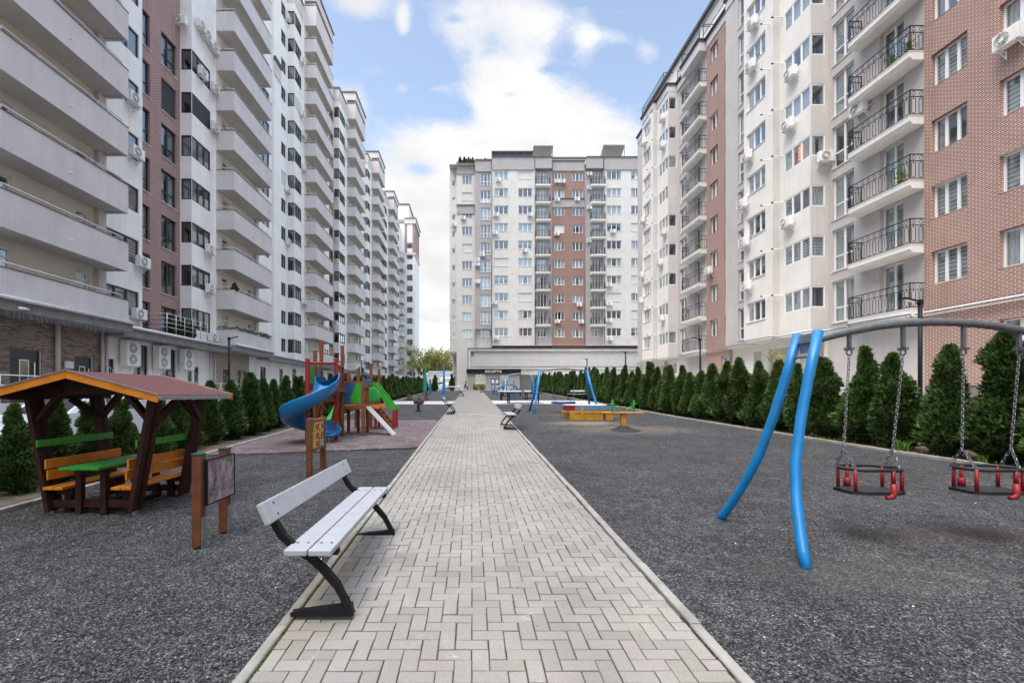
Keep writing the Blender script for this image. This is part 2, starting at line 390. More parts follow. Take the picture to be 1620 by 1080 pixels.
def gravel_bed(f0, f1):
    """gravel sheet with scuffed hollows; it meets the kerbs flush"""
    mb = MB(); ys = [-15,-8,-3]; y = 0.
    while y < 70: ys.append(y); y += .22 if y < 10 else (.5 if y < 24 else 3.)
    ys.append(70); nx = 44
    for y in ys:
        a, b_ = f0(y), f1(y)
        for i in range(nx+1):
            t = i/nx; x = a+(b_-a)*t; e = min(1, min(x-a, b_-x)/.3)
            h = (mn.noise((x*.9,y*.9,3.))*.022+mn.noise((x*2.6,y*2.6,7.))*.013+mn.noise((x*6,y*6,1.))*.005)*e if y < 40 else 0
            mb.v.append((x, y, G(y)+h-.004*e))
    for j in range(len(ys)-1):
        for i in range(nx): q = j*(nx+1)+i; mb.f.append((q,q+1,q+nx+2,q+nx+1)); mb.m.append(0)
    return tag(mb.build('gravel_bed', M['gravel'], smooth=True), kind='structure')
gravel_bed(lambda y: LC, lambda y: PL); gravel_bed(lambda y: PR, lambda y: rcurb(y))
# footpath: herringbone pavers laid block by block on a joint bed
strip('path_bed', joint_mat(), PL+.02, PR-.02, YS, .012)
pv = MB(); w = .1015; gp = .0035; y_lo, y_hi = -3., 69.5; xl, xr = PL+.085, PR-.085
i0 = int(floor(xl/w))-3; i1 = int(xr/w)+3; j0 = int(floor(y_lo/w)); j1 = int(y_hi/w)
for j in range(j0, j1):
    for i in range(i0, i1):
        k = (i-j) % 4
        if k == 0: a, b_, c_, d_ = i*w, (i+2)*w, j*w, (j+1)*w
        elif k == 3: a, b_, c_, d_ = i*w, (i+1)*w, j*w, (j+2)*w
        else: continue
        a = max(a, xl); b_ = min(b_, xr)
        if b_-a < .02: continue
        a += gp*random.uniform(.5,1.5); b_ -= gp*random.uniform(.5,1.5); c_ += gp*random.uniform(.5,1.5); d_ -= gp*random.uniform(.5,1.5)
        t = .030+random.gauss(0,.0012)
        if d_ < 22:
            e = .004
            z = lambda y, h: G(y)+h
            P0 = [(a,c_),(b_,c_),(b_,d_),(a,d_)]; P1 = [(a+e,c_+e),(b_-e,c_+e),(b_-e,d_-e),(a+e,d_-e)]
            tx = random.gauss(0,.0012); ty = random.gauss(0,.0012)
            n = len(pv.v); pv.v += [(x,y,z(y,t-.014)) for x,y in P0]+[(x,y,z(y,t-.003)) for x,y in P0]+[(x,y,z(y,t)+(x-a)/.2*tx+(y-c_)/.2*ty) for x,y in P1]
            for q in range(4):
                r = (q+1) % 4
                pv.f += [(n+q,n+r,n+4+r,n+4+q),(n+4+q,n+4+r,n+8+r,n+8+q)]; pv.m += [0,0]
            pv.f.append((n+8,n+9,n+10,n+11)); pv.m.append(0)
        else:
            pv.face([(a,c_,G(c_)+t),(b_,c_,G(c_)+t),(b_,d_,G(d_)+t),(a,d_,G(d_)+t)])
tag(pv.build('footpath', paver_mat()), kind='structure')
def kerb(name, fx, wd, y0, y1, h, seg=1.0, m='kerbc'):
    mb = MB(); y = y0
    while y < y1:
        a, b_ = y+.003, min(y+seg, y1)-.003; dx = random.gauss(0,.003); dz = random.gauss(0,.002)
        xa, xb = fx(a)+dx, fx(b_)+dx; n = len(mb.v)
        e = .008
        for yy, xx in ((a,xa),(b_,xb)):
            g = G(yy)+dz
            mb.v += [(xx,yy,g-.1),(xx+wd,yy,g-.1),(xx+wd,yy,g+h-e),(xx+wd-e,yy,g+h),(xx+e,yy,g+h),(xx,yy,g+h-e)]
        for q in range(6):
            r = (q+1) % 6; mb.f.append((n+q,n+r,n+6+r,n+6+q)); mb.m.append(0)
        mb.f += [(n,n+5,n+4,n+3,n+2,n+1),(n+6,n+7,n+8,n+9,n+10,n+11)]; mb.m += [0,0]
        y += seg
    return tag(mb.build(name, M[m]), kind='structure')
M['kerbc'] = pmat('concrete kerb', (.275,.262,.235), .85, .25, 4, bmp=.3, bsc=80)
kerb('path_kerb', lambda y: PL, .068, -3, 69.5, .04)
kerb('path_kerb', lambda y: PR-.075, .075, -3, 69.5, .042)
kerb('garden_kerb', lambda y: LC-.08, .08, -3, 70, .06)
kerb('garden_kerb', lambda y: rcurb(y), .085, -3, 70, .06)
# rubber play mat, cross path
mb = MB(); q = [(LC,9.8),(PL,10.95),(PL,18.3),(LC,18.3)]
mb.face([(x,y,G(y)+.03) for x,y in q])
for a, b_ in zip(q, q[1:]+q[:1]): mb.face([(a[0],a[1],G(a[1])),(b_[0],b_[1],G(b_[1])),(b_[0],b_[1],G(b_[1])+.03),(a[0],a[1],G(a[1])+.03)])
tag(mb.build('rubber_play_mat', mat_mat()), kind='structure')
strip('cross_path', M['walk'], LC, PL, [30.2,34.5], .02)
strip('cross_path', M['walk'], PR, lambda y: rcurb(y), [30.6,35.8], .02)
strip('planting_soil', M['soil'], -7.7, LC-.08, YS, .0)
strip('planting_soil', M['soil'], lambda y: rcurb(y)+.085, lambda y: rcurb(y)+2.2, YS, .0)
strip('pavement', M['walk'], lambda y: rcurb(y)+2.2, 24, YS, -.02)
strip('parking_lane', M['asph'], -13.6, -7.7, YS, -.22)
strip('pavement', M['walk'], -19, -13.6, YS, -.1)
mb = MB()
mb.face([(-16,69.5,G(69.5)+.0),(22,69.5,G(69.5)+.0),(22,76,G(76)+.0),(-16,76,G(76)+.0)])
tag(mb.build('forecourt', M['walk']), kind='structure')

# moss and crumbs caught between kerb and pavers
mb = MB(); r = random.Random(21)
for k in range(5200):
    left = r.random() < .6; y = -1+r.random()**1.4*24
    if left and mn.noise((y*1.1,0,0)) < -.25: continue
    if not left and mn.noise((y*1.6,5,0)) < .0: continue
    x = (PL+.076+r.gauss(0,.009)) if left else (PR-.082+r.gauss(0,.007)); s = r.uniform(.005,.013); a = r.uniform(0,6.28)
    c = Vector((x,y,G(y)+.024)); u = Vector((cos(a),sin(a),r.uniform(-.3,.3)))*s; v = Vector((-sin(a),cos(a),r.uniform(-.3,.3)))*s; n0 = len(mb.v)
    mb.v += [tuple(c-u),tuple(c-v),tuple(c+u),tuple(c+v),tuple(c+Vector((0,0,s*1.1)))]; mb.f += [(n0,n0+1,n0+4),(n0+1,n0+2,n0+4),(n0+2,n0+3,n0+4),(n0+3,n0,n0+4)]; mb.m += [0 if left else 1]*4
M['moss'] = pmat('moss', (.055,.085,.012), .95, .45, 9, bmp=.5, bsc=90); M['crumb'] = pmat('dark crumbs', (.04,.036,.03), .95, .5, 20)
tag(mb.build('moss', [M['moss'], M['crumb']]), kind='stuff')
# ---------------------------------------------------------------- facades
RND = random.Random(5)
ROT = {'S': 0, 'W': -pi/2, 'E': pi/2}
class Panel:
    """one flat stretch of facade; face S looks to -Y, W to -X, E to +X"""
    def __init__(s, face, P, u0, u1, z0, z1): s.a = (face, P, u0, u1, z0, z1); s.h = []; s.d = None
    def hole(s, u0, u1, z0, z1): s.h.append((u0, u1, z0, z1))
    def emit(s, mb, m=0, d=.22):
        face, P, u0, u1, z0, z1 = s.a; d = s.d or d
        us = sorted({u0, u1, *[x for h in s.h for x in h[:2]]}); zs = sorted({z0, z1, *[x for h in s.h for x in h[2:]]})
        us = [u for u in us if u0 <= u <= u1]; zs = [z for z in zs if z0 <= z <= z1]
        def pt(u, z, dd=0):
            return (u, P+dd, z) if face == 'S' else ((P+dd, u, z) if face == 'W' else (P-dd, u, z))
        for i in range(len(us)-1):
            for j in range(len(zs)-1):
                uc, zc = (us[i]+us[i+1])/2, (zs[j]+zs[j+1])/2
                if any(h[0] < uc < h[1] and h[2] < zc < h[3] for h in s.h): continue
                mb.face([pt(us[i],zs[j]),pt(us[i+1],zs[j]),pt(us[i+1],zs[j+1]),pt(us[i],zs[j+1])], m)
        for a, b, c, e in s.h:
            for q in (((a,c),(b,c)),((b,c),(b,e)),((b,e),(a,e)),((a,e),(a,c))):
                mb.face([pt(*q[0]),pt(*q[1]),pt(*q[1],d),pt(*q[0],d)], m)
WC = {}
def winmesh(w, h, leaves, transom, fr, low):
    key = ('f', round(w,3), round(h,3), leaves, transom, fr, low)
    if key not in WC:
        t = .07; mb = MB(); x0, x1 = -w/2, w/2
        mb.box(x0, x1, 0, .07, 0, t); mb.box(x0, x1, 0, .07, h-t, h)
        mb.box(x0, x0+t, 0, .07, t, h-t); mb.box(x1-t, x1, 0, .07, t, h-t)
        for k in range(1, leaves):
            x = x0+w*k/leaves; mb.box(x-.055, x+.055, -.004, .066, t, h-t)
        if transom:
            zt = h*transom
            for k in range(leaves):
                a = x0+w*k/leaves+(t if k == 0 else .055); b_ = x0+w*(k+1)/leaves-(t if k == leaves-1 else .055)
                mb.box(a, b_, .003, .06, zt-.035, zt+.035)
        g = MB(); g.face([(x0+t*.5,.035,t*.5),(x1-t*.5,.035,t*.5),(x1-t*.5,.035,h-t*.5),(x0+t*.5,.035,h-t*.5)])
        WC[key] = (mb.mesh('window', M[fr]), g.mesh('pane', M['glassd' if fr == 'fdark' else 'glass']))
    return WC[key]
def curmesh(w, h, kind):
    key = ('c', round(w,3), round(h,3), kind)
    if key not in WC:
        mb = MB(); x0, x1 = -w/2+.03, w/2-.03; y = .11; mt = {'net':'net','side':'drape','zebra':'zebra','half':'zebra','shut':'shut','shutd':'shutd','part':'net'}[kind]
        if kind in ('net','zebra'): R_ = [(x0,x1,.03,h-.03)]
        elif kind == 'side': R_ = [(x0,x0+w*.2,.03,h-.03),(x1-w*.2,x1,.03,h-.03)]
        elif kind == 'part': R_ = [(x0,x0+w*.36,.03,h-.03),(x1-w*.3,x1,.03,h-.03)]
        elif kind == 'half': R_ = [(x0,x1,h*.45,h-.03)]
        else: R_ = [(x0-.03,x1+.03,0,h)]; y = -.02
        if len(R_) == 2:
            (a0,a1,_,_),(b0,b1,_,_) = R_; zt = h-.03; mb.face([(a0,y,.03),(a1,y,.03),(a1,y,zt-.06),(b0,y,zt-.06),(b0,y,.03),(b1,y,.03),(b1,y,zt),(a0,y,zt)])
        else:
            for a, b_, c, d in R_: mb.face([(a,y,c),(b_,y,c),(b_,y,d),(a,y,d)])
        WC[key] = mb.mesh({'shut':'roller_shutter','shutd':'roller_shutter'}.get(kind, 'curtain' if kind in ('net','side','part') else 'blind'), M[mt])
    return WC[key]
def sillmesh(w):
    key = ('s', round(w,3))
    if key not in WC:
        mb = MB(); mb.box(-w/2-.04, w/2+.04, -.17, -.005, -.045, -.012); WC[key] = mb.mesh('sill', M['sill'])
    return WC[key]
def sub(name, me, par, loc=(0,0,0), rz=0):
    o = bpy.data.objects.new(name, me); COL.objects.link(o); o.parent = par; o.location = loc; o.rotation_euler = (0,0,rz); return o
def window(B, pn, u0, u1, z0, z1, fr='fwhite', leaves=2, name='window', transom=0, rec=.12, sill=True, cur=None):
    face, P = pn.a[0], pn.a[1]; pn.hole(u0, u1, z0, z1)
    w, h = u1-u0, z1-z0; um = (u0+u1)/2
    loc = Vector((um, P+rec, z0) if face == 'S' else ((P+rec, um, z0) if face == 'W' else (P-rec, um, z0)))-B.location
    fm, gm = winmesh(w, h, leaves, transom, fr, 0)
    o = sub(name, fm, B, loc, ROT[face]); sub('pane', gm, o)
    if sill: sub('sill', sillmesh(w), o, (0, 0, 0) if rec > .1 else (0, .06, 0))
    if cur is None: cur = RND.choices(['', 'net','side','zebra','half','part','shut'], [26,18,14,11,9,20,2])[0]
    if cur: m_ = curmesh(w, h, cur); sub(m_.name.split('.')[0], m_, o)
    return o
ACS = []      # (face, P, u, z, label)
# ================================================================= right building
XR = 19.4
RB = thing('apartment_building', 'cream and pink brick apartment building with black iron balconies behind the right conifer hedge', 'building', (XR,0,0), world=True)
wall = MB()      # 0 cream 1 grey 2 brick 3 soffit 4 plinth
ZB = 5.27; PI_ = 2.75; NR = 9; TOP = 30.0
lev = [ZB+PI_*k for k in range(NR)]
pn_all = []
def pan(face, P, u0, u1, z0, z1, m): p = Panel(face, P, u0, u1, z0, z1); pn_all.append((p, m)); return p
iron_cache = {}
def rail_mesh(Lg, D, face, th=1.):
    """black iron railing with rings on top and square hoops, local: length along x, front at y=-D"""
    key = (round(Lg,2), round(D,2), th)
    if key in iron_cache: return iron_cache[key]
    mb = MB(); h = 1.08
    def runs(p, q, n):
        p = Vector(p); q = Vector(q); d = (q-p)
        for z, t in ((.05,.035),(h-.28,.03),(h,.04)): mb.bar(p+Vector((0,0,z)), q+Vector((0,0,z)), .03, t)
        mb.bar(p, p+Vector((0,0,h)), .035, .035); mb.bar(q, q+Vector((0,0,h)), .035, .035)
        e = d.normalized()
        for k in range(n):
            c = p+d*((k+.5)/n); s = d.length/n*.27
            for sg in (-1, 1):
                a = c+e*s*sg; mb.bar(a+Vector((0,0,.12)), a+Vector((0,0,h-.36)), .014*th, .014*th)
            for z in (.12, h-.36): mb.bar(c-e*s+Vector((0,0,z)), c+e*s+Vector((0,0,z)), .014, .014)
            mb.bar(c+Vector((0,0,h-.36)), c+Vector((0,0,h-.28)), .014, .014); mb.bar(c+Vector((0,0,.05)), c+Vector((0,0,.12)), .014, .014)
            r = .075; zc = h-.14
            mb.tube([c+e*r*cos(t*pi/4)+Vector((0,0,zc+r*sin(t*pi/4))) for t in range(8)], .011, 4, closed=True)
            for sg in (-1, 1): mb.bar(c+Vector((0,0,zc+sg*r)), c+Vector((0,0,zc+sg*.14)), .012, .012)
    n = int(round(Lg/.31))
    runs((-Lg/2,-D,0), (Lg/2,-D,0), n); runs((Lg/2,-D,0), (Lg/2,0,0), 2); runs((-Lg/2,-D,0), (-Lg/2,0,0), 2)
    iron_cache[key] = mb.mesh('railing', M['iron']); return iron_cache[key]
def iron_balcony(B, face, P, u0, u1, z, D, key):
    Lg = u1-u0; kk = ('slab', key)
    if kk not in WC:
        mb = MB(); mb.prism([(-D-.03,0),(-D-.03,-.2),(-D+.08,-.34),(-.002,-.36),(-.002,0)], 0, -Lg/2-.03, Lg/2+.03)
        mb.box(-Lg/2-.05, Lg/2+.05, -D-.05, -.002, .002, .03); WC[kk] = mb.mesh('balcony', [M['cream']])
    um = (u0+u1)/2
    loc = Vector((um, P, z) if face == 'S' else ((P, um, z) if face == 'W' else (P, um, z)))-B.location
    o = sub('balcony', WC[kk], B, loc, ROT[face]); sub('railing', rail_mesh(Lg, D, face, 2. if key == 'c' else 1.15), o, (0,0,.03)); return o
def right_module(y0, near):
    """balcony bay starting at y0, then french windows, bay, projecting section, recess"""
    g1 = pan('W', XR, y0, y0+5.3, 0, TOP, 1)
    jx, bx, sx = y0+5.3, 18.46, 18.05
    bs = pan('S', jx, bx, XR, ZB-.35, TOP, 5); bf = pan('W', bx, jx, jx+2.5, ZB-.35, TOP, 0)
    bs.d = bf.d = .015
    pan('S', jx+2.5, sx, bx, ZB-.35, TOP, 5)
    sf = pan('W', sx, jx+2.5, jx+5.4, ZB-.35, TOP, 0)
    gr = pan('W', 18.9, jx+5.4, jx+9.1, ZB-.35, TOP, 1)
    under = pan('W', XR+.02, jx, jx+9.1, 0, ZB-.35, 0)
    wall.face([(bx,jx,ZB-.35),(XR+.1,jx,ZB-.35),(XR+.1,jx+2.5,ZB-.35),(bx,jx+2.5,ZB-.35)], 3)
    wall.face([(sx,jx+2.5,ZB-.35),(XR+.1,jx+2.5,ZB-.35),(XR+.1,jx+5.4,ZB-.35),(sx,jx+5.4,ZB-.35)], 3)
    wall.face([(18.9,jx+5.4,ZB-.35),(XR+.1,jx+5.4,ZB-.35),(XR+.1,jx+9.1,ZB-.35),(18.9,jx+9.1,ZB-.35)], 3)
    # recessed ground storey: vents and grey panels
    for k, (a, b_, m_) in enumerate(((.3,1.1,1),(2.9,5.0,1),(5.7,6.6,1))):
        under.hole(jx+a, jx+b_, 2.2 if k != 0 else 3.6, 4.5)
        wall.box(XR+.1, XR+.2, jx+a-.02, jx+b_+.02, 2.1, 4.6, m_)
    for k, z in enumerate(lev):
        window(RB, g1, y0+.95, y0+2.15, z+.03, z+2.35, leaves=2, name='balcony_door', rec=.2, sill=False, cur=RND.choice(['','side','net','part','']))
        window(RB, g1, y0+3.6, y0+5.0, z+.15, z+2.35, leaves=2, name='french_window', transom=.36)
        window(RB, bf, jx+.035, jx+2.1, z+1.06, z+2.23, leaves=3, name='bay_window', rec=.02, sill=False)
        window(RB, bs, bx+.03, bx+.80, z+1.06, z+2.23, leaves=1, name='bay_side_window', rec=.02, sill=False)
        window(RB, sf, jx+3.2, jx+5.1, z+1.0, z+2.25, leaves=3, name='wide_window')
        window(RB, gr, jx+6.1, jx+7.5, z+.15, z+2.35, leaves=2, name='french_window', transom=.36)
        iron_balcony(RB, 'W', XR, y0, y0+3.15, z, .63, 'r')
    p = g1; 
    if near: window(RB, p, y0+3.1, y0+3.9, 4.25, 4.62, leaves=1, name='vent', sill=False, cur='shut')
    # cornice: band over everything, stepping out over the balconies
    return jx
brick_w = []
for (a, b_, first) in ((-38,19.45,1),(33.9,37.45,0)):
    p = pan('W', 19.32, a, b_, 1.95 if first else 1.4, TOP, 2); brick_w.append(p)
    wall.box(19.36, 19.5, a, b_, -.3, 1.95 if first else 1.4, 4)
    wall.face([(19.32,b_,2),(19.32,b_,TOP),(19.6,b_,TOP),(19.6,b_,2)], 2); wall.face([(19.32,a,0),(19.32,a,TOP),(19.6,a,TOP),(19.6,a,0)], 2)
    for k, z in enumerate(lev):
        if first:
            window(RB, p, 17.75, 19.15, z+.93, z+2.3, leaves=3, cur=RND.choice(['zebra','side','net','part','zebra']), rec=.17)
            window(RB, p, 15.0, 16.68, z+.93, z+2.3, leaves=3, cur=RND.choice(['zebra','net','part','zebra']), rec=.17)
            if k < 6: window(RB, p, 11.2, 12.7, z+.93, z+2.3, leaves=3, rec=.17)
        else:
            window(RB, p, 35.75, 36.95, z+.93, z+2.25, leaves=2, rec=.17)
            window(RB, p, 34.05, 34.75, z+.85, z+2.3, leaves=1, name='narrow_window', rec=.17)
window(RB, brick_w[0], 15.0, 16.68, ZB-2.3, ZB-.93, leaves=3, cur='zebra', rec=.17)
window(RB, brick_w[1], 33.95, 35.3, 3.55, 4.5, leaves=2, rec=.17)
right_module(19.5, True); right_module(37.5, False)
# orange notice taped inside one bay window
m = MB(); m.box(18.46+.052, 18.46+.054, 25.35, 25.85, lev[3]+1.2, lev[3]+2.1)
for q in range(4): m.box(18.46+.0505, 18.46+.0515, 25.42, 25.78, lev[3]+1.3+q*.2, lev[3]+1.38+q*.2, 1)
m.build('poster', [pmat('orange notice', (.75,.22,.08), .6, .1, 9), M['paper']], RB)
pan('W', XR, 51.9, 53, 0, TOP, 1)
for p, m in pn_all: p.emit(wall, m)
wall.face([(XR,53,0),(XR,53,TOP),(33,53,TOP),(33,53,0)], 0); wall.face([(XR,-38,0),(XR,-38,TOP),(33,-38,TOP),(33,-38,0)], 0)
wall.face([(33,-38,0),(33,-38,TOP),(33,53,TOP),(33,53,0)], 0); wall.face([(19.35,-38,TOP),(33,-38,TOP),(33,53,TOP),(19.35,53,TOP)], 3)
wall.build('wall', [M['cream'], M['grey'], M['brickR'], M['soffit'], M['dgrey'], M['creamShade']], RB)
# cornice bands
def cornice(x, a, b_, z0=TOP-.02, z1=30.8):
    cm = MB()
    cm.box(x-.02, XR+.3, a, b_, z0, z1-.24, 0); cm.box(x-.10, XR+.32, a-.06, b_+.06, z1-.24, z1-.10, 1); cm.box(x-.17, XR+.34, a-.1, b_+.1, z1-.10, z1, 1)
    cm.build('cornice', [M['lilac'], M['trim']], RB)
cornice(19.3, -38, 19.4); 
for y0 in (19.5, 37.5):
    cornice(18.72, y0-.02, y0+3.2, TOP-.15, 30.82); cornice(19.28, y0+3.25, y0+5.2); cornice(18.4, y0+5.3, y0+7.75); cornice(18.0, y0+7.82, y0+10.7); cornice(18.85, y0+10.78, y0+14.3)
cornice(19.28, 33.98, 37.35)
ph = MB(); ph.box(20.5, 31, -38, 52.6, 30.8, 34.6, 0); ph.prism([(20.2,34.6),(20.2,34.85),(21.5,35.2),(31.2,35.2),(31.2,34.6)], 1, -38.2, 52.8, 1)
ph.build('penthouse', [M['cream'], M['trim']], RB)
for a, b_, x in ((9.6,19.4,19.25),(19.5,22.6,18.75),(22.8,24.7,19.3),(24.9,30,18.1),(30.4,37.3,18.95),(37.5,40.6,18.75),(40.8,42.7,19.3),(42.9,48.3,18.1)):
    rl = MB(); rl.bar((x,a,31.85),(x,b_,31.85),.04,.04); rl.bar((x,a,30.95),(x,b_,30.95),.03,.03)
    n = int((b_-a)/.14)
    for k in range(n+1): rl.bar((x,a+(b_-a)*k/n,30.8),(x,a+(b_-a)*k/n,31.85),.014,.014)
    for e in (a, b_):
        rl.bar((x,e,30.8),(x,e,31.85),.05,.05); rl.bar((x,e,31.85),(x+.9,e,31.85),.04,.04)
    rl.build('roof_railing', M['iron'], RB)
# service pipe that runs along the foot of the first floor
pp = MB()
pts = [(19.2,9.5)]
for y0 in (19.5, 37.5):
    pts += [(19.2,y0-.1),(18.72,y0+.05),(18.72,y0+3.2),(19.2,y0+3.4),(19.25,y0+5.15),(18.36,y0+5.2),(18.36,y0+7.7),(17.95,y0+7.8),(17.95,y0+10.65),(18.75,y0+10.8),(18.75,y0+14.3),(19.2,y0+14.5)]
pts += [(19.2,52.5)]
pp.tube([(x,y,5.06) for x,y in pts], .045, 8); pp.tube([(x-.02,y,4.93) for x,y in pts], .022, 6)
for x, y in pts[1:-1]: pp.box(x-.03, x+.2, y-.05, y+.05, 4.9, 4.98)
pp.build('service_pipe', M['galv'], RB, smooth=True)
for y0 in (19.5,37.5):
    for q in range(3):
        dp = MB(); dp.tube([(19.1,y0+7.1+q*.22,0),(19.1,y0+7.1+q*.22,4.8)], .05, 6); dp.build('drain_pipe', M['lilac'], RB, smooth=True)
for y0 in (19.5,37.5):
    for k in range(NR):
        for xa, xb, yy, zz, r_ in ((18.46,17.9,7.55,2.2,.035),(18.05,17.6,8.1,2.25,.03)):
            dv = MB(); dv.tube([(xa,y0+yy,lev[k]+zz),(xb,y0+yy,lev[k]+zz)], r_, 6); dv.tube([(xb,y0+yy,lev[k]+zz),(xb-.09,y0+yy,lev[k]+zz)], r_*1.4, 6, 1); dv.build('flue_pipe', [M['fwhite'], M['black']], RB)
def ac(face, P, u, z, label, big=False): ACS.append((face, P, u, z, label, big))
FL = lambda z: ordw(max(1, int((z-ZB)/PI_)+1))
def acpx(face, P, px, py, desc, house, dz=0):
    k = (px-746.5)/F
    if face in 'WE': y = P/k; u = y; z = 1.65+(622-py)/F*y
    else: y = P; u = k*y; z = 1.65+(622-py)/F*y
    ac(face, P, u, z-.27, 'white air conditioner %s, %s row up, %s' % (desc, FL(z), house))
RN = 'right building'
for px, py in ((1196,37),(1193,105),(1187,247),(1180,323),(1183,383),(1186,452)): acpx('W', 18.05, px, py, 'under the near three-leaf windows', RN)
for px, py in ((1257,117),(1253,198),(1251,352)): acpx('W', 18.46, px, py, 'on the near bay', RN)
acpx('S', 24.78, 1301, 252, 'on the flank of the near bay', RN)
acpx('W', 19.32, 1607, 60, 'on the near brick wall', RN); acpx('W', 19.32, 1126, 428, 'on the far brick strip', RN)
acpx('W', 19.4, 1366, 172, 'between french window and iron balcony', RN)
for px, py in ((1051,187),(1051,230),(1053,367),(1047,415),(1050,503)): acpx('W', 18.46, px, py, 'on the far bay', RN)
for px, py in ((1021,225),(1020,348),(1018,435),(1017,475)): acpx('W', 18.05, px, py, 'under the farthest three-leaf windows', RN)
# ================================================================= left row of blocks
XO, XT, XW, XB = -16.45, -17.7, -18.6, -17.85     # balcony front, tower wall, main wall, bay front
Z0 = 4.73; TOPW = 42.7; NB = 14
def lz(k): return Z0+2.75*k
def bal_mesh(Lg, last, garland=False):
    key = ('lb', Lg, last)
    if key in WC: return WC[key]
    D = XO-XT; h = 2.1 if last else 1.35; t = .13; mb = MB(); c = .022
    # parapet walls (local: x along facade, front at y=-D)
    mb.box(-Lg/2, Lg/2, -D, -D+t, 0, h, 0); mb.box(-Lg/2, -Lg/2+t, -D+t, -.002, 0, h, 0); mb.box(Lg/2-t, Lg/2, -D+t, -.002, 0, h, 0)
    mb.box(-Lg/2+t, Lg/2-t, -D+t, -.002, .07, .3, 1)
    mb.box(-Lg/2-c, Lg/2+c, -D-c, -D+t+c, h, h+.03, 2); mb.box(-Lg/2-c, -Lg/2+t+c, -D+t+c, 0, h, h+.03, 2); mb.box(Lg/2-t-c, Lg/2+c, -D+t+c, 0, h, h+.03, 2)
    # drip spout on the front
    mb.tube([(-.2,-D,.45),(-.2,-D-.09,.44)], .03, 6, 3)
    r = MB(); zz = h+.2; x0, x1, yy = -Lg/2+.07, Lg/2-.35, -D+.07
    r.tube([(x0,-.1,zz),(x0,yy,zz),(x1,yy,zz)], .030, 6)
    n = 4
    for k in range(n+1): r.bar((x0+(x1-x0)*k/n,yy,h),(x0+(x1-x0)*k/n,yy,zz), .03, .03)
    WC[key] = (mb.mesh('balcony', [M['lilac'], M['soffit'], M['trim'], M['fwhite']]), r.mesh('handrail', M['rail']))
    return WC[key]
class PairMB:
    """keeps each band with its dark cap as a piece of its own"""
    def __init__(s): s.q = []
    def box(s, *a):
        if a[6] == 0 or not s.q or len(s.q[-1].f) >= 12: s.q.append(MB())
        s.q[-1].box(*a)
    def build(s, name, mats, par):
        for m in s.q: m.build(name, mats, par)
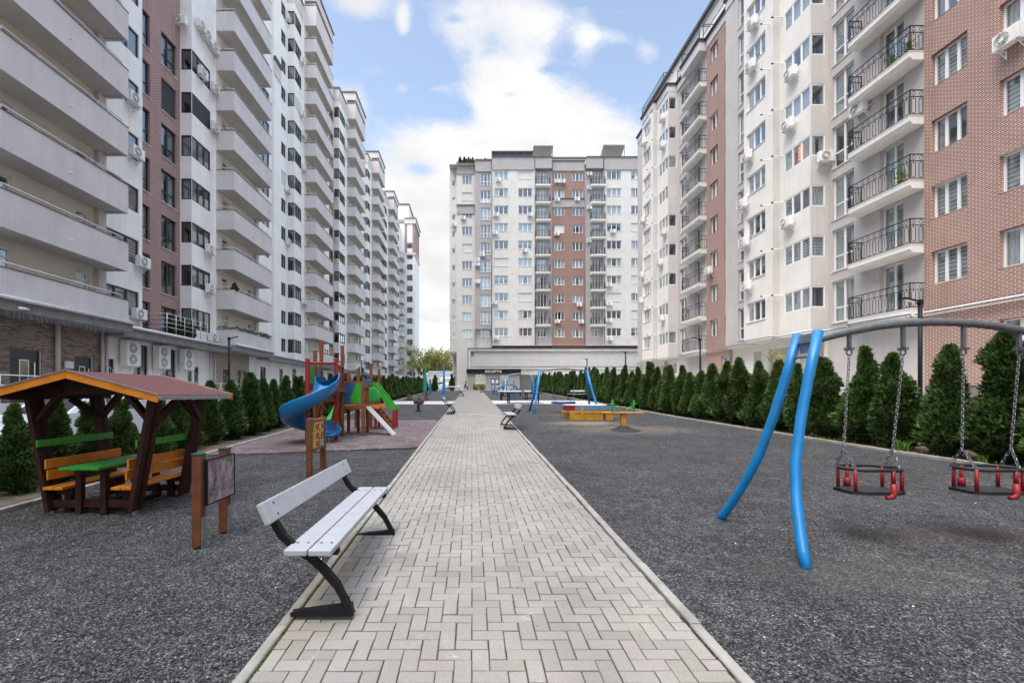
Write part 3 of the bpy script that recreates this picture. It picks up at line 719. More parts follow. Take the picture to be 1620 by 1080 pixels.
def left_block(label, yb0, n_mod, first_y, last_y, kmaxs, typ0):
    """a run of balcony towers; between them either a brick strip (A) or a white wall (B) and a bay"""
    B = thing('apartment_block', label, 'building', (XW, first_y, 0), group='row of white blocks with lilac balconies', world=True)
    wl = MB()   # 0 white 1 brick 2 beige 3 lilac 4 greybrick 5 marble 6 trim 7 soffit
    fas = PairMB(); ps = []
    def pan(face, P, u0, u1, z0, z1, m): p = Panel(face, P, u0, u1, z0, z1); ps.append((p, m)); return p
    def bay(a, b_, kmax, pfx, side=True):
        bf = pan('E', XB, a, b_, Z0-.05, TOPW, 0); bf.d = .015
        if side: bs = pan('S', a, XW, XB, Z0-.05, TOPW, 0); bs.d = .015
        wl.face([(XB,a,Z0-.05),(XW-.2,a,Z0-.05),(XW-.2,b_,Z0-.05),(XB,b_,Z0-.05)], 7)
        for k in range(min(13, kmax)):
            cur = RND.choice(['','side','','net','part','drk']); cur = '' if cur == 'drk' else cur
            if pfx == 'A' and a > 28 and a < 30 and k == 5: cur = 'shutd'
            window(B, bf, a+.035, b_-.45, lz(k)+1.02, lz(k)+2.35, 'fdark', 3, 'bay_window', rec=.02, sill=False, cur=cur)
            if side: window(B, bs, XW+.08, XB-.02, lz(k)+1.02, lz(k)+2.35, 'fdark', 1, 'bay_side_window', rec=.02, sill=False, cur=RND.choice(['','','net','side']))
        fas.box(XW-.1, XB+.03, a-.03, b_, TOPW-1.75, TOPW-.12, 0); fas.box(XW-.1, XB+.12, a-.12, b_, TOPW-.12, TOPW+.05, 1)
    for i in range(n_mod):
        yb = yb0[i]; ye = yb+5.9; kmax = kmaxs[i]
        tw = pan('E', XT, yb, ye, Z0-.1, 44.2, 2)
        pan('S', yb, XW-.4, XT, 0, 44.2, 0)
        wl.face([(XT,ye,0),(XW-.4,ye,0),(XW-.4,ye,44.2),(XT,ye,44.2)], 0)
        fas.box(XW-.5, XO+.02, yb-.02, ye+.02, 43.1, 44.1, 0); fas.box(XW-.5, XO+.12, yb-.12, ye+.12, 44.1, 44.32, 1)
        wl.box(XT+.001, XT+.2, ye-.45, ye-.001, Z0, 43, 3)
        for k in range(NB):
            if k > kmax: continue
            bm, rm = bal_mesh(5.9, k == 13)
            o = sub('balcony', bm, B, Vector((XT, yb+2.95, lz(k)))-B.location, pi/2); sub('handrail', rm, o)
            for a, b_ in ((.8,1.6),(4.45,5.15)):
                window(B, tw, yb+a, yb+b_, lz(k)+.3, lz(k)+2.45, 'fwhite', 1, 'balcony_door', transom=.84, rec=.08, sill=False, cur=RND.choice(['','net','']))
        # ------- stretch behind this tower up to the next one
        yn = yb0[i+1] if i+1 < len(yb0) else last_y
        t = 'AB'[(typ0+i) % 2]
        if t == 'A':
            b0 = pan('E', XB, ye, ye+2.85, Z0-.05, TOPW, 0)
            wl.face([(XB,ye,Z0-.05),(XW-.2,ye,Z0-.05),(XW-.2,ye+2.85,Z0-.05),(XB,ye+2.85,Z0-.05)], 7)
            wl.face([(XB,ye+2.85,Z0-.05),(XB,ye+2.85,TOPW),(XW-.1,ye+2.85,TOPW),(XW-.1,ye+2.85,Z0-.05)], 0)
            br = pan('E', XW, ye+2.85, ye+7.2, Z0, TOPW-1.5, 1)
            for k in range(min(13, kmax)):
                window(B, b0, ye+.2, ye+2.6, lz(k)+1.02, lz(k)+2.32, 'fdark', 3, 'wide_window', rec=.06, sill=False)
                window(B, br, ye+3.4, ye+4.5, lz(k)+.2, lz(k)+2.15, 'fdark', 2, 'tall_window', transom=.36, rec=.12)
                window(B, br, ye+5.45, ye+6.85, lz(k)+.2, lz(k)+2.15, 'fdark', 2, 'tall_window', transom=.36, rec=.12, cur='shutd' if (k == 5 and yb < 20) else None)
            fas.box(XW-.3, XW+.03, ye+2.85, ye+7.2, TOPW-1.5, TOPW-.12, 0); fas.box(XW-.3, XW+.1, ye+2.85, ye+7.2, TOPW-.12, TOPW+.05, 1)
            fas.box(XW-.3, XB+.03, ye, ye+2.85, TOPW-1.75, TOPW-.12, 0); fas.box(XW-.3, XB+.12, ye, ye+2.85, TOPW-.12, TOPW+.05, 1)
            bay(ye+7.2, yn, kmax, 'A')
        else:
            w0 = pan('E', XW, ye, min(ye+8.4, last_y), Z0-.1, TOPW, 0)
            for k in range(min(13, kmax)):
                window(B, w0, ye+2.5, ye+4.4, lz(k)+1.02, lz(k)+2.32, 'fdark', 2, rec=.08, sill=False)
                if ye+8.2 < last_y: window(B, w0, ye+7.0, ye+8.1, lz(k)+1.02, lz(k)+2.32, 'fdark', 2, 'small_window', rec=.08, sill=False)
            wl.box(XW+.001, XW+.22, ye+4.9, min(ye+6.3,last_y), 0, TOPW, 0)
            fas.box(XW+.22, XW+.3, ye+4.9, min(ye+8.2,last_y), 31.3, 32.6, 0); fas.box(XW+.2, XW+.42, ye+4.8, min(ye+8.3,last_y), 32.6, 32.95, 1)
            fas.box(XW-.3, XW+.03, ye, min(ye+8.4,last_y), TOPW-1.5, TOPW-.12, 0); fas.box(XW-.3, XW+.1, ye, min(ye+8.4,last_y), TOPW-.12, TOPW+.05, 1)
            if ye+8.5 < last_y: bay(ye+8.4, yn, kmax, 'B')
    # ground storey
    gp = pan('E', XT-.06, first_y, last_y, -.3, Z0, 0); B['_g'] = 0
    for p, m in ps:
        if p is not gp: p.emit(wl, m)
    yA, yZ = first_y, last_y
    wl.face([(XT-.06,yA,0),(-30,yA,0),(-30,yA,TOPW),(XW-.2,yA,TOPW),(XW-.2,yA,Z0),(XT-.06,yA,Z0)], 0)
    wl.face([(XT-.06,yZ,0),(-30,yZ,0),(-30,yZ,TOPW),(XW-.2,yZ,TOPW),(XW-.2,yZ,Z0),(XT-.06,yZ,Z0)], 0)
    wl.face([(-30,yA,0),(-30,yZ,0),(-30,yZ,TOPW),(-30,yA,TOPW)], 0)
    wl.face([(XW+.1,yA,TOPW-.1),(-30,yA,TOPW-.1),(-30,yZ,TOPW-.1),(XW+.1,yZ,TOPW-.1)], 7)
    return B, wl, fas, gp
LM = lambda: [M['white'], M['brickL'], M['beige'], M['lilac'], M['brickG'], M['marble'], M['trim'], M['soffit']]
def finish_block(B, wl, fas, gp, bands, doors, texs, landing):
    """bands: (y0,y1,wide) awning runs; doors: openings in the ground storey; texs: clad stretches"""
    for a, b_, wide in bands:
        aw = MB(); gt = MB()
        xe = -16.3 if wide else -16.72; zt = 5.0 if wide else 4.86
        aw.box(XT-.05, xe, a+.002, b_-.002, zt-.42, zt, 0)
        if not wide: aw.prism([(XW+.02,zt+.22),(xe-.02,zt+.02),(xe-.02,zt),(XW+.02,zt)], 1, a+.002, b_-.002, 1)
        gt.tube([(xe+.08,a+.02,zt+.02),(xe+.08,b_-.02,zt-.0)], .075, 8)
        aw.build('awning', [M['band'], M['trim']], B)
        gt.build('gutter', M['rail'], B, smooth=True)
    for (a, b_, z0, z1, kind) in doors:
        if kind != 'd': window(B, gp, a, b_, z0, z1, 'fdark', 2, 'shop_window', rec=.1, sill=False, cur=''); continue
        gp.hole(a, b_, z0, z1); xd = XT-.06-.12; w = b_-a
        m = MB(); m.box(xd, xd+.05, a, b_, z0, z1); m.box(xd+.0501, xd+.075, a+.02, a+.09, z0, z1-.02); m.box(xd+.0501, xd+.075, b_-.09, b_-.02, z0, z1-.02); m.box(xd+.0501, xd+.075, a+.09, b_-.09, z1-.09, z1-.02)
        d_ = m.build('entrance_door', M['fdark'], B)
        off = tuple(B.location); c0, c1 = a+w*.38, a+w*.62
        m = MB(); m.box(xd+.051, xd+.058, c0, c1, z0+.35, z1-.45); m.build('door_glass', M['carg'], d_, off=off)
        m = MB()
        for q0, q1, r0, r1 in ((c0-.04,c0,z0+.31,z1-.41),(c1,c1+.04,z0+.31,z1-.41),(c0,c1,z0+.31,z0+.35),(c0,c1,z1-.45,z1-.41)): m.box(xd+.051, xd+.07, q0, q1, r0, r1)
        m.build('glass_frame', M['steel'], d_, off=off)
        m = MB(); m.tube([(xd+.12,b_-w*.2,z0+.5),(xd+.12,b_-w*.2,z1-.5)], .018, 6); m.build('handle', M['steel'], d_, off=off)
    # clad stretches sit in front as thin slabs with the same openings
    gp.emit(wl, 0)
    for a, b_, m in texs:
        p = Panel('E', XT-.02, a, b_, .2, 4.62)
        for h in gp.h:
            if h[0] < b_ and h[1] > a: p.h.append((max(h[0],a), min(h[1],b_), h[2], h[3]))
        p.emit(wl, m, d=.04)
    if landing:
        a, b_, z = landing
        ld = MB(); ld.box(XT-.05, -15.9, a, b_, -.3, z, 0)
        for k in range(5): ld.box(-15.9+.28*k, -15.9+.28*(k+1), b_-1.7, b_-.3, -.3, z-.16*(k+1), 0)
        ld.build('entrance_landing', M['conc'], B)
        r = MB(); x = -15.98
        for zz in (.35,.65,1.0): r.tube([(x,a,z+zz),(x,b_-1.8,z+zz)], .022, 6)
        n = int((b_-1.8-a)/1.3)
        for k in range(n+1): y = a+(b_-1.8-a)*k/n; r.tube([(x,y,z),(x,y,z+1.0)], .02, 6)
        for yy in (b_-1.75, b_-.25):
            for zz in (.55,1.0): r.tube([(-16.0,yy,z+zz),(-14.6,yy,z+zz-.85)], .022, 6)
            r.tube([(-14.6,yy,z-.85),(-14.6,yy,z+.15)], .02, 6); r.tube([(-16.0,yy,z),(-16.0,yy,z+1.0)], .02, 6)
        r.build('stair_railing', M['rail'], B, smooth=True)
    wl.build('wall', LM(), B); fas.build('cornice', [M['lilac'], M['trim']], B)
b1 = left_block('nearest white block, with red-brown brick strip and long lilac balconies, behind the picnic shelter', [15.9, 31.5, 48.1], 2, 9.5, 43.7, [7, 11], 0)
B1 = b1[0]
_p = Panel('E', XB, -38, 15.9, Z0-.05, TOPW)
for k in range(8): window(B1, _p, 12.2, 14.6, lz(k)+1.02, lz(k)+2.32, 'fdark', 3, 'wide_window', rec=.06, sill=False)
_p.emit(b1[1], 0); b1[1].face([(XB,-38,0),(-30,-38,0),(-30,-38,TOPW),(XB,-38,TOPW)], 0); b1[1].face([(XT,-38,-1),(XT,9.5,-1),(XT,9.5,Z0),(XT,-38,Z0)], 4); b1[1].face([(-30,-38,TOPW-.1),(XB,-38,TOPW-.1),(XB,15.9,TOPW-.1),(-30,15.9,TOPW-.1)], 7)
pm = MB()
doors = [(15.9,16.75,1.3,3.45,'d'),(17.45,18.75,1.3,3.4,'d'),(20.3,21.3,1.3,3.3,'d'),(22.15,22.6,1.3,3.35,'d'),(23.9,25.0,2.2,4.25,'w'),(26.1,27.35,2.2,4.25,'w'),(28.45,28.9,1.3,3.3,'d'),(29.1,29.6,1.3,3.35,'d'),(32.4,33.3,1.35,3.4,'d'),(34.4,35.1,1.4,3.4,'d'),(35.25,35.95,1.4,3.4,'d'),(38.2,39.3,1.9,3.9,'w'),(42.0,42.8,1.6,3.9,'d')]
finish_block(*b1, [(9.6,21.9,1),(21.9,31.45,0),(31.45,37.45,1),(37.45,43.6,0)], doors, [(13.9,22.0,4),(31.3,36.2,5)], (10,37.5,1.28))
# drain pipes, small wall boxes on the brick slips
for y, z0, z1, r in ((19.35,2.6,4.6,.09),(21.7,1.5,4.6,.07),(21.95,1.5,4.6,.06),(30.6,1.3,4.5,.05),(30.9,1.3,4.5,.05),(31.2,2.,4.5,.06)):
    dpm = MB(); dpm.tube([(XT+.1,y,z0),(XT+.1,y,z1)], r, 8); dpm.build('drain_pipe', M['lilac'], B1, smooth=True)
for q in ((XT-.01,XT+.08,19.75,20.15,2.75,3.05),(XT-.01,XT+.1,18.95,19.05,2.1,2.35)):
    bx = MB(); bx.box(*q); bx.build('wall_box', M['acw'], B1, bevel=.01)
cam_ = MB(); cam_.tube([(-16.25,16.6,4.72),(-16.1,16.2,4.68)], .05, 8); cam_.lathe([(.001,0),(.07,0),(.07,.06),(.001,.06)], (-16.28,16.65,4.69), 10); cam_.build('security_camera', M['acw'], B1, smooth=True)
# icicle light string under the awning
ic = MB(); rr = random.Random(3); y = 14.2
while y < 22.6:
    l = rr.uniform(.08,.30); ic.bar((-16.38,y,4.58),(-16.38+rr.uniform(-.03,.03),y+rr.uniform(-.05,.05),4.58-l),.005,.005); y += rr.uniform(.12,.3)
ic.build('icicle_lights', M['fwhite'], B1)
# roof terrace railing over the awning with small clipped conifers in front of the brick
rt = MB(); xr = -16.95
for zz in (5.35,5.6,5.85,6.1): rt.tube([(xr,25.3,zz),(xr,29.2,zz)], .014, 6)
for k in range(6): y = 25.3+3.9*k/5; rt.tube([(xr,y,5.0),(xr,y,6.1)], .022, 6)
for zz in (5.35,5.6,5.85,6.1): rt.tube([(xr,25.3,zz),(XW,25.3,zz)], .014, 6)
rt.build('terrace_railing', M['rail'], B1, smooth=True)
b2 = left_block('second white block on the left, behind the play tower, with two stacks of balconies', [48.1, 64.4, 80.2], 2, 43.7, 75.2, [13, 13], 0)
# the white half-module in front of the second block's first tower
B2, wl2, fas2, gp2 = b2
for k in range(13):
    pass
pA = Panel('E', XW, 43.7, 45.8, Z0-.1, TOPW); pB = Panel('E', XB, 45.8, 48.1, Z0-.05, TOPW); pS = Panel('S', 45.8, XW, XB, Z0-.05, TOPW); pS.d = pB.d = .015
for k in range(13):
    window(B2, pA, 44.4, 45.5, lz(k)+1.02, lz(k)+2.32, 'fdark', 2, 'small_window', rec=.08, sill=False)
    window(B2, pB, 45.835, 47.6, lz(k)+1.02, lz(k)+2.35, 'fdark', 3, 'bay_window', rec=.02, sill=False)
    window(B2, pS, XW+.08, XB-.02, lz(k)+1.02, lz(k)+2.35, 'fdark', 1, 'bay_side_window', rec=.02, sill=False, cur=RND.choice(['','','net']))
for p in (pA, pB, pS): p.emit(wl2, 0)
wl2.face([(XB,45.8,Z0-.05),(XW-.2,45.8,Z0-.05),(XW-.2,48.1,Z0-.05),(XB,48.1,Z0-.05)], 7)
fas2.box(XW-.1, XB+.03, 45.77, 48.1, TOPW-1.75, TOPW-.12, 0); fas2.box(XW-.1, XB+.12, 45.68, 48.1, TOPW-.12, TOPW+.05, 1)
fas2.box(XW-.3, XW+.03, 43.7, 45.75, TOPW-1.5, TOPW-.12, 0); fas2.box(XW-.3, XW+.1, 43.7, 45.75, TOPW-.12, TOPW+.05, 1)
finish_block(*b2, [(43.75,48.05,0),(48.05,54.1,1),(54.1,64.3,0),(64.3,70.4,1),(70.4,75.1,0)], [(45.0,46.0,2.2,4.1,'d'),(50,51,2,4,'w'),(56,57.2,2.2,4.2,'w'),(60,61,2.2,4.2,'d'),(66,67,2.4,4.2,'d'),(72,73,2.4,4.2,'w')], [], (43.8,60,2.0))
b3 = left_block('third white block along the left row, with narrow lilac balconies, beyond the brown picnic table', [80.2, 96.0, 112.0], 2, 75.2, 111.5, [13, 13], 0)
B3, wl3, fas3, gp3 = b3
pA = Panel('E', XW, 75.2, 78, Z0-.1, TOPW); pB = Panel('E', XB, 78, 80.2, Z0-.05, TOPW); pS = Panel('S', 78, XW, XB, Z0-.05, TOPW); pS.d = pB.d = .015
for k in range(13):
    window(B3, pB, 78.035, 79.75, lz(k)+1.02, lz(k)+2.35, 'fdark', 3, 'bay_window', rec=.02, sill=False)
    window(B3, pS, XW+.08, XB-.02, lz(k)+1.02, lz(k)+2.35, 'fdark', 1, 'bay_side_window', rec=.02, sill=False, cur='')
for p in (pA, pB, pS): p.emit(wl3, 0)
fas3.box(XW-.1, XB+.03, 77.97, 80.2, TOPW-1.75, TOPW-.12, 0); fas3.box(XW-.1, XB+.12, 77.9, 80.2, TOPW-.12, TOPW+.05, 1)
finish_block(*b3, [(75.3,80.1,0),(80.1,86.2,1),(86.2,95.9,0),(95.9,102,1),(102,111.4,0)], [(84,85,2.6,4.3,'w'),(91,92,2.6,4.3,'w'),(99,100,2.6,4.3,'w')], [], None)
# farthest block turns its narrow end to the courtyard
B4 = thing('apartment_block', 'farthest white block closing the left row, its end wall topped with red brick', 'building', (-16, 116, 0), group='row of white blocks with lilac balconies', world=True)
w4 = MB(); pe = Panel('S', 116.5, -17.2, -14.6, 0, 45)
for k in range(13): window(B4, pe, -16.6, -15.2, lz(k)+1.0, lz(k)+2.4, 'fdark', 3, rec=.1, sill=False)
pe.emit(w4, 0)
pb = Panel('E', -18.2, 111.5, 116.5, 0, 44); pb.emit(w4, 0)
w4.box(-17.2, -14.58, 116.46, 116.499, 45, 45.1, 0)
w4.face([(-14.6,116.5,0),(-14.6,126,0),(-14.6,126,37.6),(-14.6,116.5,37.6)], 0); w4.face([(-14.6,116.5,37.6),(-14.6,126,37.6),(-14.6,126,45),(-14.6,116.5,45)], 1)
w4.face([(-14.6,126,0),(-30,126,0),(-30,126,45),(-14.6,126,45)], 0); w4.face([(-30,111.5,0),(-30,126,0),(-30,126,45),(-30,111.5,45)], 0); w4.face([(-14.6,116.5,45),(-30,116.5,45),(-30,126,45),(-14.6,126,45)], 0)
w4.face([(-17.2,116.5,0),(-30,116.5,0),(-30,116.5,45),(-17.2,116.5,45)], 0)
for a, b_ in ((-17.2,-16.6),(-15.2,-14.6)): w4.box(a, b_, 116.44, 116.498, 37.6, 44.9, 1)
w4.build('wall', [M['white'], M['brickL']], B4)
c4 = PairMB(); c4.box(-17.3, -14.4, 116.3, 126.2, 37.0, 37.6, 0); c4.box(-17.3, -14.35, 116.2, 126.3, 45, 46.2, 0); c4.box(-17.3, -14.2, 116.1, 126.4, 46.2, 46.45, 1); 
c4.build('cornice', [M['lilac'], M['trim'], M['white']], B4)
c5 = MB(); c5.box(-30,-16.2,117,126,46.4,50,0); c5.box(-30,-16.0,116.8,126,50,50.3,1); c5.build('penthouse', [M['white'], M['trim']], B4)
for k in range(12):
    bm, rm = bal_mesh(4.0, False); o = sub('balcony', bm, B4, Vector((-18.2, 113.6, lz(k)))-B4.location, pi/2); sub('handrail', rm, o)
LN = 'near left block'
for px, py in ((205,157),(209,242),(219,415),(213,497)): acpx('E', XB, px, py, 'beside the long lilac balconies', LN)
acpx('S', 28.9, 289, 38, 'on the bay flank by the brick', LN)
for px, py, d in ((313,42,'nearest of three'),(323,58,'middle of three'),(334,76,'farthest of three'),(315,116,'near end'),(335,141,'far end'),(335,202,'single'),(327,395,'single'),(327,457,'single'),(332,534,'lowest')): acpx('E', XB, px, py, '(%s) below brick-side bay' % d, LN)
L2 = 'second left block'
for px, py in ((475,97),(475,180),(477,188+26),(478,267),(477,477)): acpx('E', XB, px, py, 'on the nearer bay', L2)
for px, py in ((453,30),(452,300),(453,383)): acpx('E', XW, px, py, 'beside the small windows', L2)
for px, py in ((533,317),(533,380),(533,414),(531,511)): acpx('S', 61.0, px, py, 'on the farther bay flank', L2)
for px, py in ((546,196),(545,232)): acpx('E', XB, px, py, 'on the farther bay front', L2)
# ================================================================= centre building
CB = thing('apartment_building', 'eleven-storey cream, grey and brick apartment building closing the courtyard beyond the path', 'building', (12,72,0), world=True)
M['greyC'] = pmat('darker grey plaster', (.36,.35,.35), .85, .06, .9, streak=.15)  # darker grey for the far building and the pavilion
M['brickC'] = brickmat('red brown brick strip', (.25,.12,.095), (.20,.095,.075), (.42,.33,.28), .25, .077, .011)
cw = MB(); cps = []       # 0 cream 1 grey 2 brick 3 lilac 4 soffit
def X72(px): return (px-746.5)/10.0
def Z72(py): return 1.65+(622-py)/10.0
def cp(Y, u0, u1, z0, z1, m): p = Panel('S', Y, u0, u1, z0, z1); cps.append((p, m)); return p
CS = [10.7+2.76*k for k in range(10)]; CT = 37.0
def xs(px, Y): return (px-746.5)*Y/F
YA, YB2, YC, YE = 73.3, 72.6, 72.0, 72.4
side = cp(74.2, -3.62, -2.47, 8.4, 38.7, 0)
A = cp(YA, -2.47, .47, 0, CT, 0); Bp = cp(YB2, .47, 3.2, 11.9, CT, 1); B_low = cp(YA-.05, .47, 3.2, 0, 11.9, 0)
C = cp(YC, 3.15, 9.95, 9.2, CT, 0); D = cp(YE, 9.95, 12.75, 9.1, CT, 1); E = cp(YE-.05, 12.75, 17.95, 8.8, CT, 2)
Fp = cp(YE, 17.95, 20.85, 9.1, CT, 1); Gp = cp(YC, 20.85, 27.5, 9.2, CT, 0)
cw.face([(-2.47,YA,0),(-2.47,86,0),(-2.47,86,CT),(-2.47,YA,CT)], 0); cw.face([(-3.62,74.2,8.4),(-3.62,86,8.4),(-3.62,86,38.7),(-3.62,74.2,38.7)], 0)
cw.face([(-3.62,74.2,8.4),(-2.47,74.2,8.4),(-2.47,86,8.4),(-3.62,86,8.4)], 4)
for x, a, b_ in ((.47,YB2,YA),(3.15,YC,YB2),(9.95,YC,YE),(20.85,YC,YE)): cw.face([(x,a,9),(x,b_,9),(x,b_,CT),(x,a,CT)], 0 if x > 1 else 1)
cw.face([(.47,YB2,11.9),(3.2,YB2,11.9),(3.2,YA,11.9),(.47,YA,11.9)], 4)
cw.face([(3.15,72,9.2),(27.5,72,9.2),(27.5,75,9.1),(3.15,75,9.1)], 4); cw.face([(3.15,74,0),(27.5,74,0),(27.5,74,9.2),(3.15,74,9.2)], 0)
cw.face([(27.5,72,0),(27.5,86,0),(27.5,86,CT),(27.5,72,CT)], 0); cw.face([(-3.6,86,0),(27.5,86,0),(27.5,86,CT),(-3.6,86,CT)], 0); cw.face([(-3.6,72.7,CT+1.2),(27.5,72.7,CT+1.2),(27.5,86,CT+1.2),(-3.6,86,CT+1.2)], 4)
CU = ['','net','side','part','shut','net','part','half','']
for k, z in enumerate(CS):
    c = lambda: RND.choice(CU)
    window(CB, A, xs(731,YA), xs(747,YA), z-.12, z+1.2, leaves=3, name='window', cur=c())
    if k: window(CB, Bp, xs(760,YB2), xs(776,YB2), z-.75, z+1.2, leaves=3, name='french_window', transom=.33, cur=c())
    else: window(CB, B_low, xs(760,YA), xs(775,YA), z-.1, z+1.2, leaves=3, name='window', cur=c())
    window(CB, C, X72(782), X72(804), z, z+1.3, leaves=3, name='wide_window', cur=c())
    window(CB, C, X72(820), X72(842), z, z+1.3, leaves=3, name='wide_window', cur=c())
    window(CB, E, xs(877,YE), xs(893,YE), z-.15, z+1.15, leaves=3, name='brick_side_window', cur=c())
    window(CB, E, xs(905,YE), xs(922,YE), z-.15, z+1.15, leaves=3, name='brick_side_window', cur=c())
    window(CB, Gp, X72(960), X72(983), z, z+1.3, leaves=3, name='wide_window', cur=c())
    window(CB, Gp, X72(998.5), X72(1013), z, z+1.3, leaves=2, name='window', cur=c())
    if k % 1 == 0: window(CB, side, -3.25, -2.7, z-.1, z+.75, leaves=1, name='small_window', rec=.1, cur=RND.choice(['','','net']))
    for p, a, b_ in ((D,848,866),(Fp,935,952)):
        if k == 0: window(CB, p, xs(a+2,YE), xs(b_-2,YE), z-.1, z+1.15, leaves=3, name='window', cur='half' if p is D else 'part')
        else:
            zz = z-1.36+.4
            window(CB, p, xs(a+2,YE), xs(b_-1,YE), zz+.03, zz+2.2, leaves=3, name='balcony_door', rec=.15, sill=False, cur=RND.choice(['','side','net','part','net']))
            iron_balcony(CB, 'S', YE, xs(a-1,YE), xs(b_+3.5,YE), zz, .75, 'c')
for p, m in cps: p.emit(cw, m)
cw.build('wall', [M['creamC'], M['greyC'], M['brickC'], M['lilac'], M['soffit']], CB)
def band(x0, x1, Y, z0, z1, cap=.14):
    cf = MB(); cf.box(x0, x1, Y-.14, Y+.6, z0, z1-cap, 0); cf.box(x0-.05, x1+.05, Y-.26, Y+.62, z1-cap, z1, 1)
    cf.build('cornice', [M['greyC'], M['trim']], CB)
band(-2.44,.42,YA,36.9,38.75); band(.5,3.1,YB2,36.95,38.85); band(3.2,9.9,YC,36.95,39.05); band(10.0,12.6,YE-.55,37.1,38.95); band(12.8,17.9,YE,36.95,38.6); band(18.1,20.7,YE-.55,37.1,38.95); band(20.9,27.4,YC,36.95,39.0)
band(-2.4,.4,YA,30.5,31.95); band(12.8,17.9,YE,31.2,32.6)
# rooftop: set-back storey, lean-to canopies, glazed windbreak
rf = MB(); rf.box(9.9, 27.4, 76.5, 86, 38.2, 41.0, 0); rf.box(9.7, 27.6, 76.2, 86.2, 41.0, 41.2, 1); rf.build('penthouse', [M['creamC'], M['trim']], CB)
gl = MB(); gl.box(3.2, 9.7, 72.6, 72.66, 39.0, 40.1, 0); gl.box(3.15, 9.8, 72.5, 72.76, 40.1, 40.25, 1)
for k in range(6): gl.box(3.18+6.5*k/5-.03, 3.18+6.5*k/5+.03, 72.55, 72.7, 39.0, 40.1, 1)
gl.build('windbreak', [M['carg'], M['trim']], CB)
M['canopy'] = pmat('grey canopy sheet', (.30,.31,.31), .5, .15, 2)
for a, b_ in ((9.8,12.9),(20.9,24.3)):
    cn = MB(); cn.prism([(72.3,40.9 if a < 15 else 41.0),(75.2,39.4),(75.2,39.5),(72.3,41.02 if a < 15 else 41.12)], 0, a, b_, 0)
    for x in (a+.05, b_-.05): cn.bar((x,72.4,38.9),(x,72.4,40.9),.07,.07,1)
    cn.build('roof_canopy', [M['canopy'], M['trim']], CB)
for px in (846.5, 925.5, 956, 778):
    dpm = MB(); dpm.tube([(xs(px,71.85),71.8,9.3),(xs(px,71.85),71.8,37)], .06, 6); dpm.build('drain_pipe', M['dgrey'], CB, smooth=True)
# framed white parking deck in front of the ground storeys
PD = thing('parking_deck', 'long white framed blank upper wall with black edges above the reception pavilion', 'building', (8,70.6,0), world=True)
mb = MB(); x0, x1, z0, z1 = xs(741,70.6), 28., 5.45, 8.62; Y = 70.6
mb.box(x0, x1, Y+.25, 74, z0, z1-.05, 0)
mb.box(x0, x1, Y, Y+.25, z1-.38, z1-.08, 1); mb.box(x0, x0+.32, Y, Y+.25, z0+.25, z1-.38, 1); mb.box(x0, x1, Y, Y+.25, z0, z0+.25, 1)
mb.build('wall', [pmat('pale grey render',(.50,.50,.49),.85,.05,.9), M['creamC']], PD)
mb = MB(); mb.box(x0-.08, x1, Y-.06, 74, z1-.08, z1+.06); mb.box(x0-.1, x0-.02, Y-.05, Y+.3, z0, z1-.08); mb.box(x0+.3, x1, Y-.02, Y+.27, z0+.2501, z0+.34); mb.build('edge_trim', M['trim'], PD)
mb = MB(); mb.box(xs(745,70.6), xs(750,70.6), Y+.18, Y+.249, 7.55, 8.1); mb.build('vent', M['dgrey'], PD)
mb = MB(); mb.box(xs(824,71), 28, 70.8, 71.2, 4.55, 5.44); 
for px in (905, 985): mb.box(xs(px,71)-.2, xs(px,71)+.2, 70.8, 71.2, 2, 4.55)
mb.build('support_beam', M['creamC'], PD)
# reception pavilion
RP = thing('reception_pavilion', 'low grey reception pavilion with dark fascia and white lettering at the path end', 'building', (4,70.2,0), world=True)
mb = MB(); rp = Panel('S', 70.2, xs(740,70.2), xs(822,70.2), 1.9, 4.75)
window(RP, rp, xs(752,70.2), xs(768,70.2), 3.15, 4.6, leaves=3, cur='')
window(RP, rp, xs(792,70.2), xs(804,70.2), 2.2, 4.5, leaves=3, name='entrance_door', cur='', sill=False)
rp.emit(mb, 0); mb.face([(xs(740,70.2),70.2,1.9),(xs(740,70.2),73.2,1.9),(xs(740,70.2),73.2,4.75),(xs(740,70.2),70.2,4.75)]); mb.face([(xs(822,70.2),70.2,1.9),(xs(822,70.2),73.2,1.9),(xs(822,70.2),73.2,4.75),(xs(822,70.2),70.2,4.75)])
mb.face([(xs(740,70.2),71.8,1.9),(xs(822,70.2),71.8,1.9),(xs(822,70.2),71.8,4.75),(xs(740,70.2),71.8,4.75)], 1)  # dark back added behind the glazing, its colour standing in for interior shade
mb.build('wall', [M['greyC'], M['dgrey']], RP)
mb = MB(); mb.box(xs(738,70.2), xs(824,70.2), 69.9, 73, 4.752, 5.36); mb.build('fascia', pmat('anthracite fascia',(.010,.012,.018),.5,.1,3,spec=.2), RP)
cu = bpy.data.curves.new('sign_lettering', 'FONT'); cu.body = 'RECEPTIE'; cu.size = .52; cu.extrude = .02; cu.align_x = 'CENTER'; cu.space_character = 1.2; cu.offset = .006
tmp = bpy.data.objects.new('lettering_source', cu); COL.objects.link(tmp); bpy.context.view_layer.update()
me_ = bpy.data.meshes.new_from_object(tmp.evaluated_get(bpy.context.evaluated_depsgraph_get())); bpy.data.objects.remove(tmp)
to = bpy.data.objects.new('sign_lettering', me_); COL.objects.link(to); me_.materials.clear(); me_.materials.append(M['fwhite']); to.parent = RP
to.location = Vector((xs(780.5,69.85), 69.87, 4.84))-RP.location; to.rotation_euler = (pi/2, 0, 0)
CN = 'far building'
